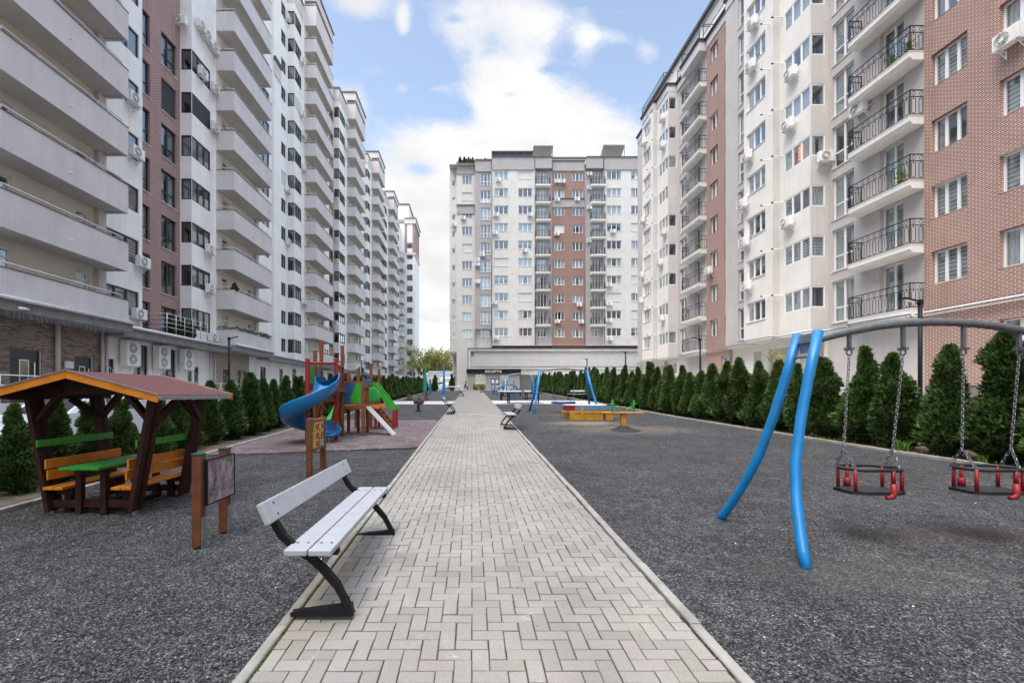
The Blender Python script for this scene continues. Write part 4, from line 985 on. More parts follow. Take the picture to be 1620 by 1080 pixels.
for px, py, Y, d in ((788,285.5,72,'under the left wide windows'),(784.5,340.5,72,'under the left wide windows'),(838,340.5,72,'under the right wide windows'),(783,369,72,'under the left wide windows'),(829.5,396.5,72,'under the right wide windows'),(782,479,72,'under the left wide windows'),(784.5,535,72,'under the left wide windows'),
    (732.5,345.5,73.3,'on the leftmost cream strip'),(763,403.5,72.6,'on the left grey strip'),(755,411.5,72.6,'above a twin on the left grey strip'),(755,418.5,72.6,'below a twin on the left grey strip'),(755,446,72.6,'on the left grey strip'),(755.1,446.2,0,''),
    (881,288,72.4,'left of a pair on the brick strip'),(890,288,72.4,'right of a pair on the brick strip'),(881,316.5,72.4,'on the brick strip, left side'),(912.5,316,72.4,'on the brick strip, right side'),(880.5,370.5,72.4,'on the brick strip, left side'),(916,482,72.4,'on the brick strip, right side'),(919,509,72.4,'on the brick strip, right side'),(881.5,508.5,72.4,'on the brick strip, left side'),
    (932,276,72.4,'beside the right iron balconies'),(932,298,72.4,'beside the right iron balconies'),(932,329,72.4,'beside the right iron balconies'),(931.5,381.5,72.4,'beside the right iron balconies'),(968.5,366.5,72,'under the rightmost wide windows'),(963,451,72,'under the rightmost wide windows'),(963.5,481,72,'under the rightmost wide windows'),(963,507,72,'under the rightmost wide windows'),(963.6,536,72,'under the rightmost wide windows')):
    if Y: acpx('S', Y, px, py, d, CN)
acpx('S', 74.2, 718.5, 356, 'on the recessed left edge strip', CN)
# ================================================================= air conditioners
def ac_proto(big):
    w, h, d = (.95, 1.25, .36) if big else (.80, .55, .28)
    r = thing('air_conditioner', 'x', 'air conditioner', group='outdoor air conditioner units')
    m = MB(); m.box(-w/2, w/2, -d-.12, -.12, 0, h); m.build('casing', M['acw'], r, bevel=.015)
    for zc in ((h*.27, h*.73) if big else (h*.5,)):
        R_ = .24 if not big else .27; cx = -.1 if not big else -.08; yf = -d-.121; g = MB()
        for q in (1., .8, .6, .4): g.tube([(cx+R_*q*cos(t*pi/10), yf-.008, zc+R_*q*sin(t*pi/10)) for t in range(20)], .007, 4, closed=True, m=1)
        g.lathe([(0.001,0),(R_,0),(R_,.006)], (0,0,0), 20, 0)
        n0 = len(g.v)-60
        for i in range(n0, len(g.v)): x, y, z = g.v[i]; g.v[i] = (cx+x, yf-.001-z*.3, zc+y)
        for t in range(8): g.bar((cx, yf-.008, zc), (cx+R_*cos(t*pi/4), yf-.008, zc+R_*sin(t*pi/4)), .008, .006, 1)
        g.tube([(cx,yf-.004,zc),(cx,yf-.016,zc)], .07, 12, 1)
        g.build('fan_grille', [M['acd'], M['acw']], r)
    b = MB()
    for x in (-w*.36, w*.36):
        b.bar((x,0,-.03),(x,-d-.1,-.03),.04,.04); b.bar((x,-.01,-.03),(x,-.01,-.28),.04,.03); b.bar((x,-d*.9,-.04),(x,-.02,-.26),.025,.025)
    b.build('bracket', M['acw'], r)
    p = MB(); p.tube([(w/2-.06,-.2,.12),(w/2+.06,-.2,.1),(w/2+.08,-.06,.16),(w/2+.08,0.02,.2)], .016, 6); p.build('hose', M['acw'], r, smooth=True)
    return r
AP = {False: ac_proto(False), True: ac_proto(True)}
for i, (y, z) in enumerate(((23.3,3.05),(25.65,3.05),(27.9,3.1))):
    ACS.append(('E', XT-.06, y, z, 'tall double-fan air conditioner on the ground floor behind the shelter, %s of three' % ('nearest','middle','farthest')[i], True))
used = {}; first = {False: True, True: True}
for face, P, u, z, lab, big in ACS:
    o = AP[big] if first[big] else copy_tree(AP[big]); first[big] = False
    while lab in used:
        used[lab] += 1; lab = lab.replace('air conditioner', 'air conditioner, next one,', 1) if used[lab] > 1 else lab
    used[lab] = 1
    o['label'] = lab
    o.location = (u, P, z) if face == 'S' else (P, u, z); o.rotation_euler = (0,0,ROT[face])
# ================================================================= conifers
def thuja_mesh(seed, n=2600):
    """clipped conifer: many small flat sprays spread through an uneven cone, unit height 1, base radius about .2"""
    r = random.Random(seed); mb = MB(); lob = [(r.uniform(0,6.28), r.uniform(.1,.9), r.uniform(-.07,.07)) for _ in range(12)]
    lean = (r.uniform(-.03,.03), r.uniform(-.03,.03)); twin = r.random() < .35; ta = r.uniform(0,6.28)
    def R_(t, a):
        base = .21*min(1, max(.1,(t-.02)/.16))**.6*(1-max(0,t-.16)/.86)**(.95 if seed % 3 else .8)
        for la, lt, am in lob: base += am*math.exp(-((t-lt)/.09)**2)*max(0, cos(a-la))
        return max(base, .008)
    def spray(c, d, size):
        d = d.normalized(); side = d.cross(Vector((r.uniform(-1,1), r.uniform(-1,1), r.uniform(-.5,.5)))).normalized(); nrm = d.cross(side)
        m_ = r.choice((3, 4, 4)); n0 = len(mb.v)
        for q in range(m_):
            a = (q-(m_-1)/2)*.42+r.uniform(-.1,.1); l = size*r.uniform(.7,1.1)
            e = d*cos(a)+side*sin(a); wv = (side*cos(a)-d*sin(a))*size*.16
            o = c+e*size*.08
            b = n0+q*4
            mb.v += [tuple(o), tuple(o+e*l*.5+wv+nrm*size*.03), tuple(o+e*l-nrm*size*.12), tuple(o+e*l*.5-wv+nrm*size*.03)]
            mb.f.append((b,b+1,b+2,b+3)); mb.m.append(0)
    for i in range(n):
        t = .06+.94*(r.random()**1.25); a = r.uniform(0,6.283)
        rr = R_(t, a)*(r.uniform(.62,1.02) if r.random() < .8 else r.uniform(.3,.7))
        c = Vector((rr*cos(a)+lean[0]*t, rr*sin(a)+lean[1]*t, t*.985))
        if twin and t > .78: c += Vector((cos(ta),sin(ta),0))*.05*(t-.78)/.2*(1 if i % 2 else -1)
        d = Vector((cos(a), sin(a), r.uniform(.5,1.5)))
        spray(c, d, r.uniform(.035,.07)*(1.15-.4*t))
    # dim inner branches so the sky does not show through the heart of it
    for i in range(170):
        t = r.uniform(.05,.9); a = r.uniform(0,6.283); rr = R_(t,a)*.5
        c = Vector((rr*cos(a), rr*sin(a), t)); s = .07*(1.1-t*.7)
        ax = Vector((r.uniform(-1,1),r.uniform(-1,1),r.uniform(-.3,.3))).normalized(); bx_ = ax.cross(Vector((0,0,1))).normalized()
        up = Vector((0,0,1))
        mb.face([c-bx_*s-up*s, c+bx_*s-up*s, c+bx_*s*.8+up*s, c-bx_*s*.8+up*s])
    return mb.mesh('crown', M['thuja'])
TM = [thuja_mesh(s) for s in range(7)]
tk = MB(); tk.tube([(0,0,-.02),(.004,0,.25),(0,.004,.6)], [.02,.016,.006], 6); TK = tk.mesh('trunk', M['bark'])
def thuja(x, y, h, wid, label, group, z=None):
    o = thing('conifer', label, 'conifer', (x, y, G(y)-.02 if z is None else z), random.uniform(0,6.28), group)
    o.scale = (h*wid, h*wid, h); c = sub('crown', random.choice(TM), o); sub('trunk', TK, o); return o
RY = [8.2,8.95,9.85,10.85,11.8,13.0,13.75,14.7,15.75,16.6,17.5,18.35,19.2]
while RY[-1] < 65: RY.append(RY[-1]+random.uniform(.78,.92))
RH = [2.35,2.6,2.4,2.3,2.5,2.3,2.15,2.3,2.3,2.45,2.35]
for i, y in enumerate(RY):
    h = RH[i] if i < len(RH) else random.uniform(1.95,2.65)
    thuja(rcurb(y)+.72+random.uniform(-.08,.08), y, h, random.uniform(.95,1.12) if i < 14 else random.uniform(.9,1.06), '%s conifer from the near end of the right-hand hedge row' % ordw(i+1), 'conifers of the right hedge row')
LY = [5.75,6.6,7.3,7.9,8.75,9.5,10.15,10.75,11.6,12.6,13.6,14.6,15.5,16.5]
while LY[-1] < 60: LY.append(LY[-1]+random.uniform(.8,.95))
for i, y in enumerate(LY):
    h = 1.32 if y < 9.3 else (1.5 if y < 11 else random.uniform(1.65,1.85)) if y < 20 else random.uniform(1.75,2.1)
    thuja(-6.66+random.uniform(-.1,.1), y, h*random.uniform(.95,1.05), random.uniform(.98,1.12) if y < 12 else random.uniform(1.08,1.22), '%s conifer from the near end of the left-hand hedge row' % ordw(i+1), 'conifers of the left hedge row')
for i, y in enumerate((26.3,27.0,27.7,28.4)):
    thuja(-17.5, y, 1.15, 1.15, 'small clipped conifer behind the steel terrace railing, %s from the shelter side' % ordw(i+1), 'potted conifers on the awning terrace', z=5.02)
for i in range(16):
    thuja(-1.9+i*.34, 73.1+(i % 2)*.5, random.uniform(.6,.95), 1.5, '%s little dark conifer from the left on the far roof edge' % ordw(i+1), 'roof edge conifers on the far building', z=38.7)
thuja(-3.0, 69.5, 2.6, 1.0, 'lone conifer against the white wall left of the far building', 'conifers by the white wall'); thuja(-5.4, 66, 2.4, 1.1, 'lone conifer behind the blue exercise post', 'conifers by the white wall'); thuja(-6.3, 61.5, 2.0, 1.2, 'round-topped conifer ending the left hedge by the white van', 'conifers by the white wall')
for i, px in enumerate((752.5, 763)):
    y = 69.4; o = thing('shrub', 'round clipped yellow-green shrub under the reception window, %s' % ('left one','right one')[i], 'shrub', ((px-746.5)/F*y, y, G(y)))
    r = random.Random(i); mb = MB()
    for k in range(700):
        v = Vector((r.gauss(0,1), r.gauss(0,1), r.gauss(0,1))).normalized()*r.uniform(.3,.5); c = v+Vector((0,0,.55)); a = Vector((r.uniform(-1,1),r.uniform(-1,1),r.uniform(-1,1))).normalized()*.07; b_ = a.cross(v).normalized()*.05
        mb.face([c-a,c+b_,c+a,c-b_])
    mb.build('foliage', M['spring'] if i == 0 else M['grass'], o); t_ = MB(); t_.tube([(0,0,0),(0,0,.4)], .03, 6); t_.build('stem', M['bark'], o)
# ------------------------------------------------ spring trees beyond the white wall
def tree_mesh(seed):
    r = random.Random(seed); tr = MB(); lf = MB(); H = 1.
    tips = []
    def grow(p, d, l, rad, lev_):
        pts = [p]; q = p
        for k in range(4):
            d = (d+Vector((r.uniform(-.18,.18), r.uniform(-.18,.18), r.uniform(-.02,.14)))).normalized(); q = q+d*l/4; pts.append(q)
        tr.tube(pts, [rad*(1-.16*k) for k in range(5)], 5, caps=False)
        tips.extend(pts[2:] if lev_ else [])
        if lev_ < 3:
            for k in range(r.choice((3,4)) if lev_ else 6):
                a = r.uniform(0,6.28); b = pts[r.choice((2,3,4))] if lev_ else p+(q-p)*r.uniform(.3,1)
                grow(b, (d*.8+Vector((cos(a),sin(a),r.uniform(.1,.7)))*.8).normalized(), l*r.uniform(.5,.68), rad*.5, lev_+1)
    grow(Vector((0,0,0)), Vector((0,0,1)), .5, .022, 0)
    for t in tips:
        for k in range(r.randint(2,6)):
            c = t+Vector((r.gauss(0,.03), r.gauss(0,.03), r.gauss(0,.03)))
            a = Vector((r.uniform(-1,1),r.uniform(-1,1),r.uniform(-1,1))).normalized()*r.uniform(.008,.016); b = a.cross(Vector((r.uniform(-1,1),r.uniform(-1,1),r.uniform(-1,1)))).normalized()*r.uniform(.006,.012)
            lf.face([c-a, c+b, c+a, c-b])
    return tr.mesh('trunk', M['bark']), lf.mesh('crown', M['spring'])
TR = [tree_mesh(s) for s in (1,2,3)]
for i, (px, y, h) in enumerate(((664,100,10.2),(672,112,11.8),(683,106,12.5),(693,116,12.6),(702,104,10.0),(709,112,12.5),(717,108,11.),(727,118,11),(677,126,12.5),(700,128,13.))):
    o = thing('tree', 'yellow-green spring tree beyond the white wall, %s from the left' % ordw((1,2,4,5,7,8,9,10,3,6)[i]), 'tree', ((px-746.5)/F*y, y, 2.2), random.uniform(0,6), 'spring trees beyond the white wall')
    o.scale = (h*1.1,h*1.1,h); sub('trunk', TR[i % 3][0], o); sub('crown', TR[i % 3][1], o)
for i, (x, y) in enumerate(((15.2,25.4),)):
    o = thing('tree', 'thin yellow-leaved sapling between the hedge and the right building', 'tree', (17.2,24.2,G(24)), 1, None); o.scale = (3.4,3.4,3.3); sub('trunk', TR[1][0], o); sub('crown', TR[1][1], o)
# white wall, low roof behind it
o = thing('boundary_wall', 'white boundary wall between the left row and the far building', 'wall', (-10,78,2), world=True)
mb = MB(); mb.box(-15,-3.4,78,78.2,1.8,4.7); mb.build('panel', M['white'], o); mb = MB(); mb.box(-15.1,-3.3,77.95,78.25,4.7,4.82); mb.build('coping', M['conc'], o)
o = thing('shed', 'long low shed with a grey metal roof behind the white wall', 'shed', (-8,86,2), world=True)
mb = MB(); mb.box(-8,-1,84,90,2,4.6); mb.build('wall', M['white'], o); mb = MB(); mb.prism([(83.6,4.55),(83.6,4.65),(87,5.9),(90.4,4.65),(90.4,4.55)],0,-8.3,-.7); mb.build('roof', M['galv'], o)
# ================================================================= benches
def bench(label, loc, rz, proto=[]):
    if proto:
        o = copy_tree(proto[0]); o.location = loc; o.rotation_euler = (0,0,rz); o['label'] = label; return o
    r = thing('park_bench', label, 'bench', loc, rz, 'grey plank benches along the path'); proto.append(r)
    # local: x = along bench (2 m), front edge towards -y... seat faces -y
    prof = [(-.555,.745),(-.53,.70),(-.50,.636),(-.44,.535),(-.345,.45),(-.26,.40),(-.165,.315),(-.07,.205),(-.02,.11),(.03,.0)]
    ctr = [(q, z) for q, z in prof]
    for sx in (-.85, .83):
        m = MB(); w = .05
        L_ = []; R_ = []
        for k, (q, z) in enumerate(ctr):
            a = ctr[max(0,k-1)]; b = ctr[min(len(ctr)-1,k+1)]; dx, dz = b[0]-a[0], b[1]-a[1]; l = sqrt(dx*dx+dz*dz); nx, nz = -dz/l, dx/l
            ww = (.010,.014,.017,.019,.021,.021,.020,.019,.018,.017)[k]
            L_.append((-(q+nx*ww), max(z+nz*ww, 0))); R_.append((-(q-nx*ww), max(z-nz*ww, 0)))
        for k in range(len(ctr)-1):
            for s0, s1 in ((L_,R_),):
                p = [s0[k],s0[k+1],s1[k+1],s1[k]]
                m.prism(p, 0, sx-w/2+(.006 if k % 2 else 0), sx+w/2-(.006 if k % 2 else 0))
        m.prism([(.375,0),(.375,.022),(.02,.068),(-.03,.075),(-.035,0)], 0, sx-.026, sx+.026)
        m.prism([(.06,.415),(.06,.445),(.36,.445),(.36,.405)], 0, sx-.02, sx+.02)
        m.build('leg', M['black'], r, bevel=.004)
    for a, b in ((.065,.215),(.225,.375)):
        m = MB(); m.box(-1.0, 1.0, a, b, .447, .487); s = m.build('seat_plank', M['pgrey'], r, bevel=.008)
        bb = MB()
        for x in (-.85,.83):
            for yy in (a+.04, b-.04): bb.lathe([(.001,.004),(.010,.003),(.012,0)], (x,yy,.487), 8)
        bb.build('bolt', M['bolt'], s)
    m = MB(); m.box(-1.0,1.0,-.02,.02,-.075,.075); m.xform(Matrix.Translation((0,.505,.715)) @ Matrix.Rotation(-.42,4,'X'))
    s = m.build('backrest', M['pgrey'], r, bevel=.008)
    bb = MB()
    for x in (-.85,.83):
        for zz in (-.04,.04): bb.lathe([(.001,.004),(.010,.003),(.012,0)], (x,zz,0), 8)
    bb.xform(Matrix.Translation((0,.505,.715)) @ Matrix.Rotation(-.42,4,'X') @ Matrix.Translation((0,-.02,0)) @ Matrix.Rotation(pi/2,4,'X'))
    bb.build('bolt', M['bolt'], s); return r
# the front edge of a bench on the left faces +X -> rotate so local -y points to +x
def put_bench(label, xf, yc, rz): return bench(label, (xf, yc, G(yc)+.032), rz)
put_bench('grey plank bench closest to the camera, standing on the left edge of the path', -.845, 3.94, pi/2)
put_bench('grey plank bench on the left path edge between the rubber mat and the cross path', -.845, 22.1, pi/2)
put_bench('grey plank bench on the left path edge beyond the cross path', -.845, 45.6, pi/2)
put_bench('grey plank bench on which the person in dark clothes sits', -.85, 66.2, pi/2)
put_bench('grey plank bench on the right path edge, turned towards the path near the sandbox', 1.06, 15.5, -pi/2)
put_bench('grey plank bench on the right path edge just before the reception pavilion', 1.07, 58.5, -pi/2)
put_bench('grey plank bench facing the path end from the gravel in front of the notice board', 3.1, 62.5, -pi/2+.3)
put_bench('grey plank bench standing against the right hedge behind the nest swing', 8.35, 36.6, -.95)
put_bench('grey plank bench with its back to the white boundary wall', -2.4, 60.5, 0.)
# ================================================================= near double swing
SW = thing('swing_frame', 'big swing frame with curved bright blue legs and an arched grey beam', 'swing frame', (4.85,4.74,G(4.74)))
dz = [(0,.73),(.06,.64),(.13,.55),(.25,.41),(.4,.28),(.6,.205),(.8,.165),(1.0,.145)]
def swing_legs(par, xb, xt, H, rad, dzs, yc=0):
    for sy in (-1, 1):
        m = MB(); m.tube([(xb+(xt-xb)*t, yc+sy*d, -.05+(H+.05)*t) for t, d in dzs], rad, 14); l = m.build('leg', M['blue'], par, smooth=True)
        c = MB()
        for t in (.88,.95): c.tube([(xb+(xt-xb)*t, yc+sy*.10, H*t),(xb+(xt-xb)*t, yc-sy*.09, H*t)], .013, 6)
        c.build('bolt', M['galv'], l)
swing_legs(SW, 2.95-4.85, 3.50-4.85, 2.14, .047, dz); swing_legs(SW, 6.75-4.85, 6.2-4.85, 2.14, .047, dz)
m = MB()
def arch(x): return 2.245-.19*((x-0)/1.2)**2
m.tube([(-1.36+2.72*k/24, 0, 2.25-.215*((-1.36+2.72*k/24)/1.36)**2) for k in range(25)], .041, 14); m.build('beam', M['galvd'], SW, smooth=True)
for sx in (-1.35, 1.35):
    m = MB(); m.box(sx-.012, sx+.012, -.1, .1, 1.93, 2.12); m.build('bracket', M['galv'], SW)
def beamz(x): return 2.25-.215*(x/1.36)**2
HX = (3.93-4.85, 4.49-4.85, 5.12-4.85, 5.70-4.85)
for x in HX:
    m = MB(); z = beamz(x); m.bar((x,0,z-.03),(x,0,1.975),.03,.03); m.bar((x,-.05,1.97),(x,.05,1.97),.03,.03); m.bar((x-.05,0,1.97),(x+.05,0,1.97),.02,.02)
    m.tube([(x+.028*cos(t*pi/5),0,1.935+.03*sin(t*pi/5)) for t in range(10)], .008, 5, closed=True); m.build('hanger', M['galvd'], SW)
def chain(mb, p, q):
    p = Vector(p); q = Vector(q); n = max(2, int((q-p).length/.036)); d = (q-p).normalized()
    u = d.cross(Vector((1,0,.1))).normalized(); v = d.cross(u)
    for k in range(n):
        c = p+(q-p)*((k+.5)/n); a = u if k % 2 else v; hl = (q-p).length/n*.5+.006
        mb.tube([c+d*hl*sin(t*pi/4)+a*.0125*cos(t*pi/4) for t in range(8)], .0042, 5, closed=True)
def baby_swing(label, xc, dx):
    o = thing('baby_swing', label, 'swing seat', (xc, 4.74, G(4.74)), 0, 'caged toddler swings')
    hw = .255; zt, zb = .735, .515; dd = .17
    ring = [(-hw-.03,-.03),(-hw+.07,-dd),(hw-.07,-dd),(hw+.03,-.03),(hw+.03,.03),(hw-.07,dd),(-hw+.07,dd),(-hw-.03,.03)]
    m = MB(); m.tube([(x,y,zt) for x,y in ring], .019, 8, closed=True); m.build('safety_ring', M['rubber'], o, smooth=True)
    m = MB(); m.prism([(-hw-.02,-.12),(-hw+.1,-dd),(hw-.1,-dd),(hw+.02,-.12),(hw+.02,.12),(hw-.1,dd),(-hw+.1,dd),(-hw-.02,.12)], 2, zb-.035, zb); m.build('seat', M['rubber'], o, bevel=.008)
    for x, y in ((-hw+.02,-.12),(-hw+.02,.10),(hw-.02,-.12),(hw-.02,.10),(-.1,dd-.02)):
        m = MB(); m.tube([(x,y,zb-.01),(x,y,zt)], .0165, 8)
        if y > .15: m.tube([(x,y,zb),(x,y,zb+.09)], .033, 8)
        m.build('post', M['redP'], o, smooth=True)
    m = MB(); m.tube([(.10,-dd,zt),(.10,-dd-.005,zb+.07)], .019, 8); m.tube([(.10,-dd-.005,zb+.085),(.10,-dd-.01,zb-.01),(.08,-dd-.012,zb-.045),(.02,-dd-.015,zb-.055)], [.03,.03,.027,.018], 8); m.build('crotch_stop', M['redP'], o, smooth=True)
    for sx, ht in ((-1, HX[dx]), (1, HX[dx+1])):
        xt = ht+4.85-xc; jn = (sx*(hw-.0), 0, zt+.20); m = MB()
        chain(m, (xt,0,1.905), jn); 
        for yy in (-.10,.10): chain(m, jn, (sx*(hw-.015+(.02 if yy > 0 else -.02)), yy, zt+.012))
        m.build('chain', M['chainm'], o)
baby_swing('black and red caged toddler swing nearer the blue legs', 4.13, 0)
baby_swing('black and red caged toddler swing at the frame edge, second from the blue legs', 5.36, 2)
# ================================================================= picnic shelter
PX, PY = -4.65, 6.08; pz = G(PY)
PS = thing('picnic_shelter', 'small brown picnic shelter with dark red gabled roof, green table and orange benches', 'shelter', (PX,PY,pz))
hw, he, zr = 1.03, 1.45, 1.73; ya, yb_ = -.86, .76
m = MB()
for s in (-1, 1):
    m.prism([(0,zr),(s*hw,he),(s*hw,he-.022),(0,zr-.022)], 1, ya, yb_)
rf_ = m.build('roof', M['shingle'], PS)
m = MB()
for s in (-1, 1):
    m.prism([(0,zr-.023),(s*hw*.99,he-.023),(s*hw*.99,he-.04),(0,zr-.04)], 1, ya+.03, yb_-.03)
m.build('roof_boards', M['dbrown'], PS)
for y in (ya-.012, yb_-.008):
    for s in (-1, 1):
        m = MB(); m.prism([(0,zr+.0),(s*(hw+.015),he+.0),(s*(hw+.015),he-.085),(0,zr-.085)], 1, y, y+.02); m.build('fascia_board', M['orange'], PS, bevel=.003)
m = MB()
for s in (-1, 1):
    m.prism([(s*hw,he-.01),(s*(hw+.014),he-.014),(s*(hw+.014),he-.06),(s*hw,he-.05)], 1, ya+.012, yb_-.012)
    for yy in (ya-.016, yb_+.014): m.bar((0,yy,zr+.008),(s*(hw+.02),yy,he+.008),.016,.014)
m.build('drip_edge', M['galv'], PS)
YF, YBk = -.47, .47
for yy in (YF, YBk):
    for s in (-1, 1):
        m = MB()
        for o_ in (-.055, .055): m.bar((s*.50,yy+o_*.7,.03),(s*.75,yy+o_*.7,he-.03),.055,.13,0,(0,1,0))
        p = m.build('post', M['dbrown'], PS, bevel=.005)
        b = MB(); b.bar((s*.69,yy,1.12),(s*.36,yy,1.52),.05,.11,0,(0,1,0)); b.bar((s*.71,yy+.04,1.1),(s*.80,yy+.36*(-1 if yy > 0 else 1),1.40),.05,.09); b.build('brace', M['dbrown'], PS, bevel=.004)
        q = MB()
        for z in (.35,.62,1.05,1.2,1.32): 
            xx = s*(.50+.26*z/he); q.lathe([(.001,.006),(.011,.004),(.014,0)], (0,0,0), 8); n_ = len(q.v)-24
            for i in range(n_, len(q.v)): a_, b_, c_ = q.v[i]; q.v[i] = (xx+a_, yy-.075-c_, z+b_)
        q.build('bolt', M['steel'], p)
        st = MB(); st.bar((s*.50,yy,-.05),(s*.505,yy,.1),.04,.05); st.build('post_shoe', M['galv'], PS)
m = MB()
for yy in (YF, YBk): m.box(-.58,.58,yy-.04,yy+.04,he+.0,he+.09); m.bar((0,yy,he+.05),(0,yy,zr-.06),.07,.07)
for x in (-.76, 0, .76): m.bar((x,ya+.05,he+(.19 if x == 0 else -.02)),(x,yb_-.05,he+(.19 if x == 0 else -.02)),.06,.07)
m.build('roof_frame', M['dbrown'], PS)
m = MB()
for yy in (YF, YBk): m.box(-.52,.52,yy-.03,yy+.03,.07,.16)
for x in (-.18,.18): m.box(x-.03,x+.03,YF+.03,YBk-.03,.02,.068)
m.build('ground_frame', M['dbrown'], PS, bevel=.004)
for s in (-1, 1):
    m = MB(); xx = s*(.50+.26*.86/he)-s*.055
    m.bar((xx,YF-.12,.86),(xx,YBk+.10,.86),.025,.085); m.build('rail', M['green'], PS, bevel=.004)
    for k in range(2):
        m = MB(); x0 = s*(.29+.125*k); m.box(min(x0,x0+s*.115), max(x0,x0+s*.115), YF-.12, YBk+.12, .30, .335); m.build('seat_plank', M['orange'], PS, bevel=.005)
    for k in range(2):
        m = MB(); z = .42+.13*k; xx = s*(.435+.26*(z-.2)/he); m.bar((xx,YF-.12,z+.06),(xx+.0,YBk+.12,z+.06),.022,.118); m.build('back_plank', M['orange'], PS, bevel=.005)
    for yy in (YF+.06, YBk-.06):
        m = MB(); m.box(min(s*.3,s*.5), max(s*.3,s*.5), yy-.03, yy+.03, .22, .299); m.box(min(s*.32,s*.4), max(s*.32,s*.4), yy-.0305, yy+.0305, .0, .2201); m.build('bench_support', M['dbrown'], PS)
for k in range(4):
    m = MB(); x = -.235+.12*k; m.box(x, x+.113, -.70, .52, .555, .59); m.build('table_plank', M['greenW'], PS, bevel=.005)
for yy in (-.50, .40):
    for x in (-.15, .15):
        m = MB(); m.box(x-.035, x+.035, yy-.035, yy+.035, .0, .554); m.build('table_leg', M['dbrown'], PS, bevel=.004)
m = MB(); m.box(-.2,.2,-.53,-.47,.48,.5535); m.box(-.2,.2,.37,.43,.48,.5535); m.build('table_beam', M['dbrown'], PS)
# ================================================================= chalkboard and noughts-and-crosses frame
def chalk_mat():
    m, nt, b = newmat('smeared chalkboard'); p = pos(nt)
    n1 = noise(nt, vmul(nt,p,(1,1.6,.8)), 7., 8, .8); n2 = noise(nt, vmul(nt,p,(1,3,1)), 22, 5, .7)
    c = mixc(nt, ramp(nt, n1, [(.42,0.),(.60,.9)]), (.018,.019,.023), (.40,.39,.41))
    c = mixc(nt, ramp(nt, n2, [(.5,0.),(.72,.5)]), c, (.5,.47,.49))
    c = mixc(nt, ramp(nt, noise(nt,p,2.1,3), [(.52,0.),(.62,.35)]), c, (.40,.22,.24))
    L(nt, c, b.inputs['Base Color']); b.inputs['Roughness'].default_value = .7; return m
CBD = thing('chalkboard_stand', 'smeared grey chalkboard between two brown posts with green caps', 'chalkboard', (-2.68,4.70,G(4.7)))
for y in (-.235, .235):
    m = MB(); m.box(-.045,.045,y-.045,y+.045,.02,.90); p = m.build('post', M['postw'], CBD, bevel=.006)
    m = MB(); m.box(-.05,.05,y-.05,y+.05,.90,.925); m.build('cap', pmat('dark green cap',(.01,.06,.05),.4,.1,5) if y < 0 else bpy.data.materials['dark green cap'], p, bevel=.01)
    m = MB(); m.box(.046,.052,y-.035,y+.035,-.05,.3); m.build('post_shoe', M['galv'], p)
m = MB(); m.box(.047,.075,-.21,.285,.415,.845); m.build('board', chalk_mat(), CBD, bevel=.003)
m = MB(); m.box(.046,.08,-.222,-.2101,.405,.855); m.box(.046,.08,.2851,.297,.405,.855); m.box(.046,.08,-.2101,.2851,.8451,.855); m.box(.046,.08,-.2101,.2851,.405,.4149); m.build('frame', M['black'], CBD)
XO_ = thing('game_frame', 'brown noughts and crosses frame with yellow turning tiles', 'game frame', (-2.76,8.08,G(8.08)))
for y in (-.35, .36):
    m = MB(); m.box(-.045,.045,y-.045,y+.045,-.02,.98 if y < 0 else .98); m.build('post', M['postw'], XO_, bevel=.006)
for z in (.93,.44):
    m = MB(); m.box(-.04,.05,-.304,.314,z-.03,z+.03); m.build('cross_bar', M['timber'], XO_, bevel=.006)
sym = [['O','O','X'],['X','O','']]
for c_ in range(2):
    yc = -.11+.26*c_
    for r_ in range(3):
        zc = .83-.15*r_
        m = MB(); m.box(-.05,.05,yc-.105,yc+.105,zc-.068,zc+.068)
        t_ = m.build('tile', M['tile'] if sym[c_][r_] else M['galv'], XO_, bevel=.004)
        g = MB()
        if sym[c_][r_] == 'O': g.tube([(.053,yc+.05*cos(t*pi/8),zc+.045*sin(t*pi/8)) for t in range(16)], .013, 6, closed=True)
        elif sym[c_][r_] == 'X':
            for s in (-1, 1): g.bar((.053,yc-.05,zc-.045*s),(.053,yc+.05,zc+.045*s),.008,.026,0,(1,0,0))
        if g.v: g.build('symbol', M['redP'], t_)
        if sym[c_][r_]:
            b = MB(); b.box(.0502,.052,yc-.1,yc-.088,zc-.06,zc+.06); b.box(.0502,.052,yc+.088,yc+.1,zc-.06,zc+.06); b.build('edge_stripe', M['blueS'], t_)
# ================================================================= climbing towers with spiral slide
T = thing('play_tower', 'wooden climbing tower set with blue spiral slide, green handrails and white climbing ramp', 'play tower', (-3.7,12.6,G(12.6)), world=True)
gt = G(12.6)
def post(x, y, h, mat, w=.09, z0=-.02, name='post'):
    m = MB(); m.box(x-w/2, x+w/2, y-w/2, y+w/2, gt+z0+(G(y)-gt), gt+h); o = m.build(name, M[mat], T, bevel=.008); return o
post(-4.17,11.55,2.15,'red',.10); post(-4.22,12.25,2.42,'timber'); post(-4.30,13.0,2.78,'timber'); post(-3.64,12.2,2.20,'red'); post(-3.70,13.0,2.62,'timber')
for x, y in ((-4.22,12.25),(-3.64,12.2),(-4.30,13.0),(-3.70,13.0)):
    m = MB(); m.box(x-.05,x+.05,y-.05,y+.05,gt+(2.42 if y == 12.25 else 2.78 if x < -4.2 else 2.2 if y < 12.3 else 2.62),gt+(2.43 if y == 12.25 else 2.8 if x < -4.2 else 2.215 if y < 12.3 else 2.635)); m.build('cap', M['orange'], T)
def slab(name, x0,x1,y0,y1,z0,z1,mat,bv=.005):
    m = MB(); m.box(x0,x1,y0,y1,gt+z0,gt+z1); return m.build(name, M[mat], T, bevel=bv)
